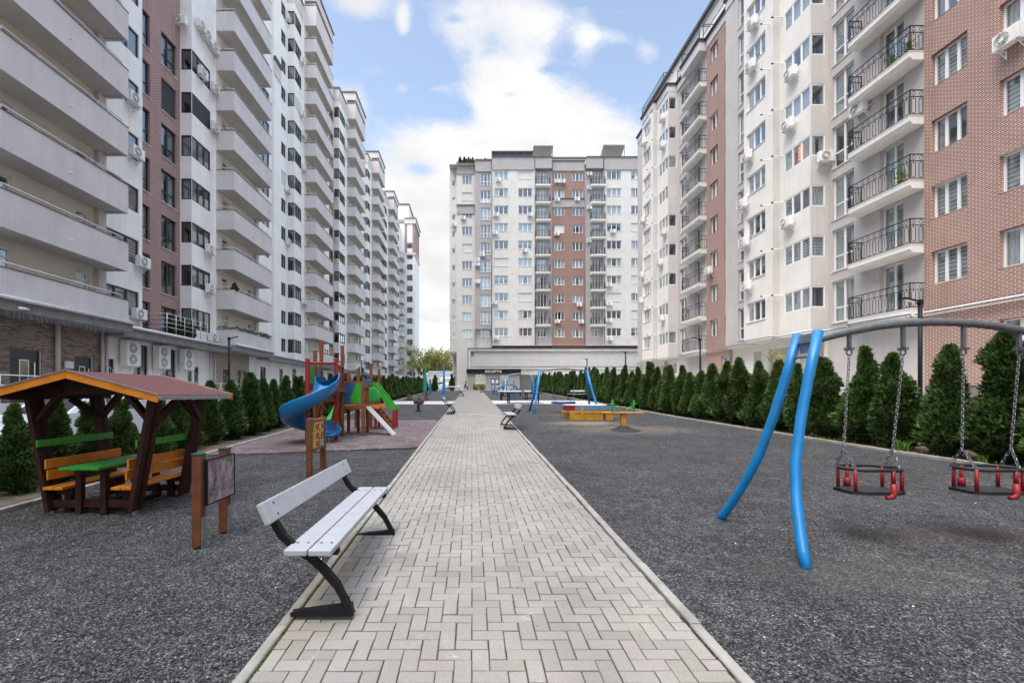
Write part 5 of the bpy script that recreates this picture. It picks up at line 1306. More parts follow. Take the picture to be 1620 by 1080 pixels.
slab('platform', -4.32,-3.6,12.15,13.1,1.32,1.38,'timber'); slab('platform_beam', -4.3,-3.6,12.16,12.22,1.05,1.12,'timber'); slab('platform_beam', -4.34,-3.58,12.13,12.19,1.22,1.319,'timber')
m = MB(); m.tube([(-4.17,11.55,gt+2.05),(-3.64,12.2,gt+2.07)], .028, 8); m.build('grab_bar', M['red'], T, smooth=True)
m = MB(); m.bar((-4.18,11.62,gt+1.76),(-4.22,12.2,gt+1.76),.03,.5); m.build('side_panel', M['green'], T, bevel=.004)
m = MB(); m.bar((-4.18,11.62,gt+1.46),(-4.22,12.2,gt+1.46),.05,.07); m.build('platform_beam', M['timber'], T)
m = MB(); m.bar((-4.24,12.3,gt+1.74),(-4.3,12.95,gt+1.74),.03,.52); m.build('side_panel', M['blueP'], T, bevel=.004)
m = MB(); m.bar((-3.64,12.25,gt+1.74),(-3.7,12.95,gt+1.74),.03,.62); m.build('side_panel', M['red'], T, bevel=.004)
m = MB(); m.bar((-3.62,12.2,gt+2.02),(-3.70,13.02,gt+2.02),.1,.06); m.build('top_beam', M['timber'], T)
for x, y in ((-4.3,13.),(-3.7,13.)): pass
# spiral slide: deep trough swept once round its red pole
sl = MB(); n = 44; prof = [(.40,.34),(.36,.34),(.33,.07),(.22,.0),(-.02,.0),(-.16,.07),(-.20,.24),(-.235,.24),(-.235,.22),(-.18,.03),(-.04,-.04),(.24,-.045),(.37,.03),(.40,.31)]
cx, cy = -4.17, 11.72; ring = []
for k in range(n+1):
    t = k/n; a = radians(25)-radians(378)*t; z = .16+1.32*max(0,1-t*1.02)**1.8; R0 = .345
    if t > .93: R0 += .06*(t-.93)/.07
    e = Vector((cos(a), sin(a), 0))
    for q, zz in prof:
        lip = 1 if zz < .1 else (1 if t < .9 else 1-.55*(t-.9)/.1)
        sl.v.append(tuple(Vector((cx,cy,gt+z+zz*lip))+e*(R0+q)))
npf = len(prof)
for k in range(n):
    for j in range(npf):
        a, b_ = k*npf+j, k*npf+(j+1) % npf; sl.f.append((a,b_,b_+npf,a+npf)); sl.m.append(0)
for k in (0, n): sl.f.append(tuple(k*npf+j for j in range(npf))); sl.m.append(0)
sl.build('spiral_slide', M['blueS'], T, smooth=True).modifiers.new('sub','SUBSURF').render_levels = 1
for x, y in ((-3.72,11.85),(-3.95,12.25)):
    m = MB(); m.tube([(x,y,gt-.03),(x,y,gt+.17)], .02, 6); m.build('slide_foot', M['galv'], T)
# second tower
P2 = [(-3.9,13.35,1.0),(-3.15,13.2,1.62),(-3.2,13.95,1.5),(-3.82,14.1,1.95),(-3.52,14.1,2.05)]
for x, y, h in P2: post(x,y,h,'timber',.085)
slab('platform', -3.95,-3.1,13.25,14.1,.86,.92,'timber'); slab('platform_beam', -3.98,-3.07,13.17,13.23,.80,.90,'timber'); slab('platform_beam', -3.12,-2.85,13.95,14.02,.80,.90,'orange')
pw = [(-3.86,.99),(-3.50,.99),(-3.55,1.15),(-3.44,1.35),(-3.36,1.57),(-3.86,1.57)]
m = MB(); m.prism([(x,gt+z) for x,z in pw], 1, 13.18, 13.20); m.build('front_panel', M['blueP'], T)
pw = [(-3.49,.99),(-3.20,.99),(-3.20,1.57),(-3.35,1.57),(-3.43,1.35),(-3.54,1.15)]
m = MB(); m.prism([(x,gt+z) for x,z in pw], 1, 13.19, 13.21); m.build('front_panel', M['green'], T)
slab('top_beam', -3.9,-3.15,13.25,13.3,1.57,1.62,'timber'); slab('top_beam', -3.22,-3.15,13.3,13.95,1.45,1.52,'timber')
m = MB(); m.box(-3.26,-3.12,13.88,14.02,gt+1.5,gt+1.7); m.box(-3.22,-3.18,13.93,13.97,gt+1.7,gt+1.8); m.build('cap', M['blueP'], T, bevel=.01)
# hanging bridge between the towers, tunnel rings
m = MB(); m.lathe([(.001,.02),(.2,.015),(.25,0)], (0,0,0), 16); m.xform(Matrix.Translation((-3.12,14.3,gt+1.22)) @ Matrix.Rotation(pi/2,4,'X')); m.build('round_panel', M['greenT'], T)
# third, farther tower with ladder
for x, y, h, mt in ((-3.1,14.9,2.25,'timber'),(-2.98,15.6,2.1,'timber'),(-3.4,15.1,1.7,'red'),(-3.75,15.5,1.3,'timber'),(-3.4,15.9,1.4,'timber'),(-2.95,14.9,1.45,'red')): post(x-.2,y,h,mt,.08)
slab('platform', -3.95,-3.15,14.85,15.7,.86,.92,'timber'); slab('platform_beam', -3.4,-2.8,14.8,14.87,.80,.9,'orange')
m = MB()
for s in (0, .55): m.bar((-3.25,14.95+s,gt+.88),(-2.52,14.9+s,gt+.02),.05,.13)
for k in range(6):
    t = (k+.5)/6; m.bar((-3.25+.73*t,14.95,gt+.88-.86*t),(-3.25+.73*t,15.5,gt+.88-.86*t),.09,.035)
m.build('ladder', M['timber'], T)
for s in (0, .58):
    m = MB(); m.bar((-3.27,14.93+s,gt+1.62),(-2.56,14.9+s,gt+.72),.03,.16); m.build('handrail', M['green'], T, bevel=.004)
    m = MB(); m.bar((-2.56,14.9+s,gt-.02),(-2.56,14.9+s,gt+.72),.09,.04); m.build('handrail_post', M['red'], T, bevel=.004)
# white climbing ramp with dark holds
cr = MB(); cr.bar((-3.1,13.55,gt+.88),(-2.28,13.45,gt+.03),.42,.03); ro = cr.build('climbing_ramp', M['walk'], T, bevel=.004)
for k, (t, s) in enumerate(((.15,.08),(.3,-.1),(.42,.1),(.55,-.02),(.7,.11),(.82,-.1))):
    m = MB(); m.lathe([(.05,0),(.045,.025),(.02,.05),(.001,.052)], (-3.1+.82*t, 13.5+s, gt+.9-.85*t), 8); m.build('climbing_hold', M['blueP'] if k % 2 else M['black'], ro)
for x, y in ((-4.9,13.9),(-4.5,14.6)): pass
m = MB(); m.bar((-4.25,13.2,gt+.12),(-4.0,14.0,gt+.9),.5,.03); m.build('low_slide', M['greenT'], T)
slab('side_panel', -4.05,-3.78,13.30,13.33,.0,.42,'green'); slab('side_panel', -4.45,-4.05,13.45,13.48,.0,.36,'blueP'); slab('platform_beam', -4.5,-3.8,13.36,13.42,.42,.5,'timber')
for x, y in ((-4.45,12.7),(-4.0,12.7)): 
    m = MB(); m.bar((x,y,gt),(x+.25,y-.1,gt+.95),.08,.08); m.build('brace', M['timber'], T, bevel=.005)
# ================================================================= sandbox, spring seesaw
M['teal'] = pmat('teal painted plank', (.035,.11,.17), .45, .15, 6)
sx0, sx1, sy0, sy1 = 3.93, 5.92, 18.8, 20.6
SB = thing('sandbox', 'yellow plank sandbox with folded bench lids painted white, blue and orange', 'sandbox', ((sx0+sx1)/2, (sy0+sy1)/2, G(19.5)), world=True); gz = G(19.4)
for k in range(2):
    z0, z1 = gz-.03+.15*k, gz+.115+.15*k
    for (a,b_,c,d) in ((sx0+.12,sx1-.08,sy0,sy0+.04),(sx0+.12,sx1-.08,sy1-.04,sy1)):
        m = MB(); m.box(a,b_,c,d,z0,z1); m.build('side_plank', M['yellow'], SB, bevel=.005)
    for xx in (sx0+.12, sx1-.12):
        m = MB(); m.box(xx-.001+.002,xx+.04,sy0+.041,sy1-.041,z0,z1); m.build('side_plank', M['yellow'], SB, bevel=.005)
m = MB(); m.box(sx0+.16,sx1-.12,sy0+.05,sy1-.05,gz,gz+.16); m.build('sand', pmat('sand',(.45,.36,.24),.95,.15,8,bmp=.6,bsc=60), SB)
for x in (sx0+.62, sx1-.45):
    m = MB(); m.box(x-.055,x+.055,sy0-.05,sy0-.002,gz-.02,gz+.50 if x < 5 else gz+.30); m.build('strap', M['yellow'] if x < 5 else M['mbrown'], SB, bevel=.004)
m = MB(); m.prism([(sy0-.04,gz+.29),(sy0+.0,gz+.29),(sy0+.08,gz+.56),(sy0+.04,gz+.56)], 0, sx0+.36, sx1-.02); m.build('lid', M['orange'], SB, bevel=.004)
m = MB(); m.prism([(sy0-.044,gz+.37),(sy0-.016,gz+.37),(sy0+.04,gz+.56),(sy0+.02,gz+.56)], 0, sx0+.37, sx1-.02); m.build('lid_plank', M['teal'], SB, bevel=.003)
m = MB(); m.box(sx0-.02,sx1-.35,sy0+.02,sy0+.85,gz+.562,gz+.60); m.build('lid_top', M['sill'], SB, bevel=.005)
m = MB(); m.box(sx0-.0,sx0+.34,sy0+.05,sy0+.8,gz+.36,gz+.555); m.build('lid_end', M['red'], SB, bevel=.005)
m = MB(); m.bar((sx0+.1,sy0+.05,gz+.31),(sx0+.36,sy0+.02,gz+.24),.05,.06); m.bar((sx0+.1,sy0+.05,gz+.31),(sx0+.08,sy0+.6,gz+.4),.05,.06); m.build('hinge_arm', M['orange'], SB)
m = MB(); m.box(sx1-.34,sx1+.1,sy0+.1,sy0+.6,gz+.55,gz+.6); m.build('lid_end', M['dbrown'], SB, bevel=.004)
JX, JY = 4.95, 14.9
J = thing('spring_seesaw', 'orange board seesaw on one post with two green T handles', 'seesaw', (JX,JY,G(JY)), .06)
m = MB(); m.lathe([(.55,-.01),(.42,.012),(.28,.06),(.17,.12),(.13,.15),(.001,.152)], (0,0,0), 20); m.build('rubber_base', M['rubber'], J, smooth=True)
m = MB(); m.box(-.09,.09,-.07,.07,.12,.545); m.build('post', M['amber'], J, bevel=.01)
m = MB(); m.box(-.66,.66,-.14,.14,.547,.592); m.build('seat_board', M['amber'], J, bevel=.015)
for s in (-1, 1):
    m = MB(); m.tube([(s*.36,0,.59),(s*.36,0,.93)], .028, 10); m.tube([(s*.36,-.2,.86),(s*.36,.2,.86)], .02, 8); m.lathe([(.04,0),(.05,.02),(.04,.045),(.001,.05)], (s*.36,0,.92), 10)
    m.tube([(s*.35,0,.80),(s*.22,0,.75),(s*.12,0,.67),(s*.08,0,.59)], .016, 8); m.build('handle', M['greenT'], J, smooth=True)
# ================================================================= nest swing
NX, NY = 4.55, 22.9
NS = thing('nest_swing', 'blue legged nest swing frame beyond the sandbox', 'swing frame', (NX,NY,G(NY)))
dn = [(0,1.0),(.3,.6),(.6,.3),(1.,.08)]
swing_legs(NS, -1.55, -1.12, 2.1, .055, dn); swing_legs(NS, 1.62, 1.22, 2.12, .055, dn)
m = MB(); m.tube([(-1.12+2.34*k/16,0,2.06+.14*(1-((k-8)/8)**2)) for k in range(17)], .035, 10); m.build('beam', M['galvd'], NS, smooth=True)
NB_ = thing('basket_swing', 'round blue nest swing seat hanging on ropes', 'swing seat', (NX+.05,NY,G(NY)))
m = MB(); m.tube([(.56*cos(t*pi/12),.56*sin(t*pi/12),.50) for t in range(24)], .055, 8, closed=True); m.build('rim', M['blueP'], NB_, smooth=True)
m = MB()
for k in range(-4,5):
    w_ = sqrt(max(0,.52**2-(k*.115)**2)); m.bar((k*.115,-w_,.47),(k*.115,w_,.47),.02,.02); m.bar((-w_,k*.115,.472),(w_,k*.115,.472),.02,.02)
m.build('net', M['black'], NB_)
for s in (-1, 1):
    m = MB()
    for q in (-1, 1): m.tube([(s*.62,0,2.12),(s*.56,0,1.3),(s*.42,q*.4,.52)], .012, 5)
    m.build('rope', M['bolt'], NB_)
# ================================================================= table-tennis tables
def tt(label, x, y, tone):
    o = thing('table_tennis_table', label, 'table', (x,y,G(y)), .03, 'table tennis tables')
    m = MB(); m.box(-1.25,1.25,-.7,.7,.77,.79); m.build('table_top', tone, o, bevel=.004); m = MB(); m.box(-1.24,1.24,-.69,.69,.69,.769); m.build('apron', M['black'] if tone is M['pgrey'] else tone, o)
    for sx in (-1.0, 1.0):
        for sy in (-.5,.5):
            m = MB(); m.box(sx-.04,sx+.04,sy-.04,sy+.04,0,.689); m.build('leg', M['black'], o)
    m = MB(); m.box(-.96,.96,-.02,.02,.32,.38); m.build('stretcher', M['black'], o)
    m = MB(); m.box(-.005,.005,-.75,.75,.79,.93); m.build('net', M['galv'], o); return o
tt('grey table tennis table with a dark edge next to the nest swing', 3.55, 31.7, M['pgrey']); tt('white table tennis table behind the grey one', 3.35, 36.4, M['sill'])
# ================================================================= far play pieces on the right
AR = thing('climbing_arch', 'blue arched climbing frame with a blue panel before the reception', 'climbing frame', (3.85,47.5,G(47.5)))
m = MB()
for sy in (-.45,.45): m.tube([(-1.22*cos(t*pi/14),sy,1.15*sin(t*pi/14)) for t in range(15)], .05, 8)
for t in range(2,13): m.tube([(-1.22*cos(t*pi/14),-.45,1.15*sin(t*pi/14)),(-1.22*cos(t*pi/14),.45,1.15*sin(t*pi/14))], .025, 6)
m.build('arch', M['blueS'], AR, smooth=True)
m = MB(); m.box(.05,.95,-.5,-.46,.1,.7); m.build('panel', M['blueS'], AR, bevel=.01)
m = MB(); m.tube([(-.6,0,0),(-.55,0,1.9)], .09, 10); m.build('post', M['blue'], AR, smooth=True); m = MB(); m.tube([(.55,.3,0),(.55,.3,1.6)], .06, 8); m.build('post', M['blueP'], AR, smooth=True)
FS = thing('swing_frame', 'farthest blue swing frame with a thin grey arched beam beside the right hedge', 'swing frame', (5.1,51.5,G(51.5)))
swing_legs(FS, -1.25, -.95, 2.2, .06, dn); swing_legs(FS, 1.9, 1.6, 2.2, .06, dn)
m = MB(); m.tube([(-.95+2.55*k/12,0,2.15+.2*(1-((k-6)/6)**2)) for k in range(13)], .035, 8); m.build('beam', M['galv'], FS, smooth=True)
m = MB()
for x in (-.1,.5,.9): m.tube([(x,0,2.3),(x,0,.5)], .008, 4)
m.build('chain', M['bolt'], FS); m = MB(); m.box(-.1,.5,-.15,.15,.45,.5); m.build('seat', M['rubber'], FS)
BP = thing('pull_up_post', 'slim blue figure-like exercise post beside the notice board', 'exercise post', (2.5,50.5,G(50.5)))
m = MB(); m.tube([(0,0,0),(.05,0,.6),(.12,0,1.5)], [.06,.05,.045], 8); m.tube([(-.22,0,0),(.03,0,.75)], .045, 8); m.build('post', M['blueS'], BP, smooth=True)
m = MB(); m.tube([(.12+.14*cos(t*pi/8),0,1.6+.16*sin(t*pi/8)) for t in range(16)], .03, 6, closed=True); m.build('ring', M['blueS'], BP, smooth=True)
NBD = thing('notice_board', 'dark framed notice board with two white papers at the reception', 'notice board', (3.35,66.,G(66)))
for x in (-.5,.5):
    m = MB(); m.box(x-.04,x+.04,-.04,.04,0,1.85); m.build('post', M['mbrown'], NBD)
m = MB(); m.box(-.62,.62,-.06,-.041,.95,1.85); m.build('board', M['black'], NBD)
for x in (-.29,.29):
    m = MB(); m.box(x-.2,x+.2,-.07,-.062,1.1,1.7); m.build('paper', M['paper'], NBD)
# ================================================================= far play pieces on the left
PT = thing('picnic_table', 'brown picnic table with attached benches beyond the cross path', 'picnic table', (-4.25,36.4,G(36.4)))
m = MB(); m.box(-.9,.9,-.38,.38,.70,.74); m.build('table_top', M['dbrown'], PT, bevel=.005)
for s in (-1, 1):
    m = MB(); m.box(-.9,.9,s*.72-.13,s*.72+.13,.42,.46); m.build('seat', M['mbrown'], PT, bevel=.005)
for sx in (-.62,.62):
    m = MB(); m.bar((sx,-.62,0),(sx,-.18,.7),.05,.09); m.bar((sx,.62,0),(sx,.18,.7),.05,.09); m.bar((sx,-.84,.38),(sx,.84,.38),.05,.08); m.build('leg_frame', M['dbrown'], PT)
    m = MB(); m.prism([(sx-.28 if sx < 0 else sx-.0,0),(sx+.0 if sx < 0 else sx+.28,0),(sx+.1,.41),(sx-.1,.41)], 1, -.86,-.82); m.build('end_board', M['mbrown'], PT)
SR = thing('spring_rider', 'small dark red spring rider on a coil between rubber mat and cross path', 'spring rider', (-2.78,23.7,G(23.7)), .1)
m = MB(); m.lathe([(.16,0),(.15,.05),(.001,.06)], (0,0,0), 14); m.build('base', M['rubber'], SR)
m = MB(); m.tube([(.075*cos(t*.7),.075*sin(t*.7),.05+.30*t/60) for t in range(61)], .014, 5); m.build('coil_spring', M['black'], SR, smooth=True)
m = MB(); m.prism([(-.26,.40),(.2,.36),(.30,.48),(.27,.62),(.17,.58),(.05,.50),(-.12,.52),(-.24,.60)], 1, -.035,.035); m.box(-.2,.12,-.12,.12,.5,.53); m.build('body', M['mbrown'], SR, bevel=.008)
m = MB(); m.tube([(.14,-.18,.62),(.14,.18,.62)], .014, 6); m.tube([(.02,-.2,.33),(.02,.2,.33)], .014, 6); m.build('handle', M['black'], SR, smooth=True)
m = MB(); m.lathe([(.001,0),(.09,0),(.09,.03),(.001,.03)], (.0,-.04,.0), 10); m.xform(Matrix.Translation((.05,-.04,.68)) @ Matrix.Rotation(pi/2,4,'X')); m.build('disc', M['mbrown'], SR)
EX = thing('exercise_frame', 'tall blue and green exercise frame with a grey crossbar, left of the path', 'exercise frame', (-4.2,51.,G(51)))
m = MB(); m.prism([(-.22,0),(.06,0),(.02,3.3),(-.05,3.45),(-.12,3.3)], 1, -.06,.06); m.xform(Matrix.Translation((-.92,0,0))); 
m.build('post', M['greenT'], EX)
m = MB(); m.prism([(-.3,0),(-.02,0),(-.06,2.4),(-.28,2.4)], 1, .07,.16); m.xform(Matrix.Translation((-1.0,0,0))); m.build('post', M['blue'], EX)
m = MB(); m.prism([(-.22,0),(.22,0),(.12,2.2),(.08,3.3),(.0,3.45),(-.05,3.3),(-.06,2.2)], 1, -.08,.08); m.xform(Matrix.Translation((1.05,0,0))); m.build('post', M['blue'], EX)
m = MB(); m.tube([(-.95,0,2.42),(1.05,0,2.42)], .04, 8); m.build('cross_bar', M['galv'], EX, smooth=True)
m = MB(); m.box(-.62,-.38,.3,.42,0,1.7); m.build('step_post', M['blueS'], EX)
# ================================================================= lamps, signs
def lamp(label, x, y, h, face, proto={}):
    if face in proto: o = copy_tree(proto[face]); o.location = (x,y,G(y)-.05); o['label'] = label; return o
    o = thing('street_lamp', label, 'street lamp', (x,y,G(y)-.05), 0, 'slim black lamps along the hedges'); proto[face] = o
    m = MB(); m.tube([(0,0,0),(0,0,4.05)], .055, 10); m.build('pole', M['black'], o, smooth=True); m = MB(); m.lathe([(.11,0),(.11,.02),(.06,.05)], (0,0,0), 10); m.build('base_plate', M['black'], o)
    m = MB(); m.bar((face*.05,0,3.98),(face*.5,0,4.10),.16,.05); m.box(-.06,.06,-.05,.05,3.9,4.06); h_ = m.build('lamp_head', M['black'], o, bevel=.01)
    m = MB(); m.bar((face*.15,0,3.975),(face*.45,0,4.055),.12,.012); m.build('diffuser', M['acw'], h_); return o
for i, (x, y, lb) in enumerate(((13.2,13.4,'nearest slim black lamp on the right, in front of the brick edge'),(13.1,26.1,'slim black lamp on the right in front of the far iron balconies'),(13.0,38.5,'slim black lamp on the right at the far end of the right building'),(12.9,51.0,'farthest slim black lamp behind the right hedge, before the white deck wall'))): lamp(lb, x, y, 4, -1)
for x, y, lb in ((-13.5,25.3,'nearest slim black lamp on the left behind the hedge'),(-13.5,55.7,'slim black lamp on the left behind the climbing towers'),(-13.4,105,'farthest slim black lamp at the end of the left row')): lamp(lb, x, y, 4, 1)
def rsign(label, x, y, zc, r, extra):
    o = thing('road_sign', label, 'road sign', (x,y,G(y)-.1), 0, 'round signs seen from behind')
    m = MB(); m.tube([(0,0,0),(0,0,zc+r)], .03, 8); m.build('pole', M['galv'], o, smooth=True)
    m = MB(); m.lathe([(.001,0),(r,0),(r,.03),(.001,.03)], (0,0,0), 20); m.xform(Matrix.Translation((0,.04,zc)) @ Matrix.Rotation(pi/2,4,'X')); m.build('sign_plate', M['fdark'], o)
    if extra: m = MB(); m.box(-r*1.1,r*1.1,.02,.04,zc-r-.42,zc-r-.04); m.build('lower_plate', M['fdark'], o)
rsign('dark round sign back near the end of the left hedge', -7.9, 60.5, 2.55, .42, True); rsign('dark round sign back behind the climbing towers', -11.6, 47.5, 2.75, .36, True); rsign('dark round sign back on a pole behind the right hedge', 12.6, 49.6, 2.85, .34, False)
# ================================================================= vehicles
def car(label, x, y, z, rz, cat='car'):
    o = thing('parked_car', label, cat, (x,y,z), rz)
    # local: length along x (front -x), width along y
    st = [(-2.05,.45,.62,.62),(-1.98,.62,.78,.80),(-1.2,.84,.84,.9),(-.85,.9,.80,.92),(-.05,1.42,.64,.92),(.9,1.44,.62,.92),(1.55,1.2,.66,.92),(1.95,.95,.8,.88),(2.05,.6,.66,.7)]
    m = MB(); body = [(-2.05,.25),(-2.08,.5),(-1.98,.68),(-1.1,.86),(-.75,.92),(1.7,.97),(2.02,.9),(2.08,.55),(2.0,.25),(1.72,.25),(1.6,.5),(1.3,.6),(1.0,.5),(.9,.25),(-.95,.25),(-1.05,.5),(-1.35,.6),(-1.65,.5),(-1.75,.25)]
    m.prism(body, 1, -.86, .86); m.build('body', M['carw'], o, bevel=.05)
    roof = [(-.80,.92),(0.0,1.42),(.25,1.46),(1.05,1.44),(1.5,1.28),(1.82,.96)]
    m = MB(); n0 = 0
    for q, w0 in ((roof,.80),): 
        m.prism(roof, 1, -.70, .70)
        for i in range(len(m.v)): 
            X_, Y_, Z_ = m.v[i]
            if Z_ < 1: m.v[i] = (X_, Y_*1.17, Z_)
    m.build('cabin', M['carw'], o, bevel=.03)
    m = MB()
    for s in (-1, 1):
        for q in ([(-.55,.97),(.02,1.34),(.42,1.37),(.42,.97)], [(.5,.97),(.5,1.37),(1.0,1.36),(1.4,1.2),(1.55,.97)]):
            m.face([(X_, s*(.83-.115*(Z_-.92)/.5*1.0), Z_) for X_,Z_ in q])
    m.face([(-.775,-.68,.96),(-.775,.68,.96),(-.06,.62,1.40),(-.06,-.62,1.40)]); m.face([(1.83,-.66,1.0),(1.83,.66,1.0),(1.53,.6,1.29),(1.53,-.6,1.29)])
    m.build('window', M['carg'], o)
    for X_ in (-1.35,1.3):
        for s in (-1, 1):
            m = MB(); m.lathe([(.2,-.1),(.3,-.09),(.31,0),(.3,.09),(.2,.1)], (0,0,0), 18); m.xform(Matrix.Translation((X_,s*.78,.31)) @ Matrix.Rotation(pi/2,4,'X')); w_ = m.build('wheel', M['tyre'], o, smooth=True)
            m = MB(); m.lathe([(.001,.06),(.2,.08),(.2,-.08),(.001,-.06)], (0,0,0), 14); m.xform(Matrix.Translation((X_,s*.78,.31)) @ Matrix.Rotation(pi/2,4,'X')); m.build('rim', M['steel'], w_)
    for s in (-1, 1):
        m = MB(); m.box(-2.085,-1.9,s*.6-.16,s*.6+.16,.6,.72); m.build('headlight', M['steel'], o, bevel=.02)
        m = MB(); m.box(-.5,-.38,s*.93-.08,s*.93+.08,.92,1.02); m.build('mirror', M['carw'], o, bevel=.02)
        m = MB(); m.box(1.95,2.07,s*.65-.14,s*.65+.14,.7,.9); m.build('tail_light', M['redP'], o, bevel=.02)
    return o
car('white parked car glimpsed between the conifers behind the picnic shelter', -11.4, 12.75, G(12.7)-.22, pi/2)
o = car('white car parked far off by the white boundary wall', -6.0, 73.5, 2.1, .35)
o = thing('parked_van', 'white van parked at the far end behind the exercise frame', 'van', (-4.1,75.5,2.15), pi/2)
m = MB(); m.prism([(-2.6,.4),(-2.6,1.0),(-1.9,1.25),(-1.4,2.05),(2.5,2.15),(2.55,.4)], 1, -.95,.95); m.build('body', M['carw'], o, bevel=.06)
m = MB(); m.face([(-1.86,-.8,1.3),(-1.86,.8,1.3),(-1.46,.74,1.95),(-1.46,-.74,1.95)]); m.xform(Matrix.Translation((-.03,0,.01)))
for s in (-1, 1): m.face([(-1.6,s*.956,1.25),(-.7,s*.956,1.25),(-.7,s*.956,1.85),(-1.35,s*.956,1.85)])
m.build('window', M['carg'], o)
for X_ in (-1.7,1.6):
    for s in (-1, 1):
        m = MB(); m.lathe([(.001,-.12),(.34,-.11),(.36,0),(.34,.11),(.001,.12)], (0,0,0), 16); m.xform(Matrix.Translation((X_,s*.88,.36)) @ Matrix.Rotation(pi/2,4,'X')); m.build('wheel', M['tyre'], o, smooth=True)
# ================================================================= person on the far bench
PN = thing('person', 'person in dark clothes sitting hunched on the far bench left of the reception', 'person', (-1.06,66.3,G(66.3)+.03), pi/2)
def skin_body(name, joints, edges, mat, par):
    me = bpy.data.meshes.new(name); me.from_pydata([j[:3] for j in joints], edges, []); me.materials.append(mat)
    ob = bpy.data.objects.new(name, me); COL.objects.link(ob); ob.parent = par
    md = ob.modifiers.new('skin','SKIN'); me.skin_vertices[0].data[0].use_root = True
    for i, j in enumerate(joints): me.skin_vertices[0].data[i].radius = (j[3], j[3]*(j[4] if len(j) > 4 else 1))
    md.use_smooth_shade = True; s = ob.modifiers.new('sub','SUBSURF'); s.levels = 1; s.render_levels = 2; return ob
J_ = [(0,.02,.56,.15,.8),(0,-.02,.75,.15,.75),(0,-.10,.95,.165,.7),(0,-.15,1.06,.075),(0,-.19,1.13,.055),(0,-.22,1.24,.095,1.1),
      (.19,-.13,1.0,.065),(.25,-.2,.76,.05),(.13,-.42,.62,.036),(-.19,-.13,1.0,.065),(-.25,-.2,.76,.05),(-.13,-.42,.62,.036),
      (.10,-.02,.52,.10),(.13,-.44,.52,.07),(.13,-.40,.10,.045),(.13,-.54,.05,.04),(-.10,-.02,.52,.10),(-.13,-.44,.52,.07),(-.13,-.42,.10,.045),(-.13,-.56,.05,.04),(.10,-.5,.6,.022),(-.10,-.5,.6,.022)]
E_ = [(0,1),(1,2),(2,3),(3,4),(4,5),(2,6),(6,7),(7,8),(2,9),(9,10),(10,11),(0,12),(12,13),(13,14),(14,15),(0,16),(16,17),(17,18),(18,19),(8,20),(11,21)]
skin_body('body', J_, E_, M['cloth'], PN)
m = MB(); m.lathe([(.001,-.13),(.06,-.10),(.085,-.03),(.088,.03),(.07,.09),(.001,.12)], (0,-.265,1.24), 12); m.build('face', M['skin'], PN, smooth=True)
m = MB(); m.lathe([(.10,-.04),(.115,.03),(.095,.10),(.04,.14),(.001,.145)], (0,-.21,1.26), 12); m.build('hair', M['hair'], PN, smooth=True)
# ================================================================= weeds at the kerb, pale litter on the gravel
mb = MB(); r = random.Random(9)
spots = [(rcurb(10.25)+.2,10.25,.34,60),(rcurb(9.0)+.35,9.0,.25,30),(rcurb(12.6)+.25,12.6,.10,120),(rcurb(12.0)+.3,12.0,.10,60),(rcurb(17.5)+.2,17.5,.12,80),(rcurb(14.3)+.22,14.3,.12,40),(rcurb(27)+.2,27,.12,60),(rcurb(33)+.2,33,.14,90)]
for k in range(40): y = r.uniform(8,50); spots.append((rcurb(y)+r.uniform(.15,.5),y,r.uniform(.05,.12),r.randint(6,18)))
for k in range(25): y = r.uniform(6,40); spots.append((LC-r.uniform(.2,.6),y,r.uniform(.05,.1),r.randint(5,14)))
for x, y, h, n in spots:
    sp = .06 if h > .2 else .28
    for k in range(n):
        px_, py_ = x+r.gauss(0,sp*.6), y+r.gauss(0,sp); a = r.uniform(0,6.28); l = h*r.uniform(.5,1.1); w_ = .008 if h > .2 else .006
        d = Vector((cos(a),sin(a),0)); s_ = Vector((-sin(a),cos(a),0))*w_; b = Vector((px_,py_,G(py_)))
        p1 = b+d*l*.25+Vector((0,0,l*.7)); p2 = b+d*l*.6+Vector((0,0,l*.95))
        mb.face([b-s_,b+s_,p1+s_,p1-s_]); mb.face([p1-s_,p1+s_,p2])
tag(mb.build('weeds', M['grass']), kind='stuff')
mb = MB()
for k in range(90):
    y = 2.6+r.random()**1.6*18; x = r.choice((r.uniform(LC,PL-.05), r.uniform(PR+.05,rcurb(y)))); s = r.uniform(.004,.012); a = r.uniform(0,6.28)
    if -6 < x < -3.4 and 9.5 < y < 18.5: continue
    c = Vector((x,y,G(y)+.008)); u = Vector((cos(a),sin(a),r.uniform(-.2,.3)))*s; v = Vector((-sin(a),cos(a),r.uniform(-.2,.3)))*s*r.uniform(.4,.9); n0 = len(mb.v)
    mb.v += [tuple(c-u),tuple(c-v),tuple(c+u),tuple(c+v),tuple(c+Vector((0,0,s*.7)))]; mb.f += [(n0,n0+1,n0+4),(n0+1,n0+2,n0+4),(n0+2,n0+3,n0+4),(n0+3,n0,n0+4)]; mb.m += [0]*4
tag(mb.build('pale_pebbles', M['sill']), kind='stuff')
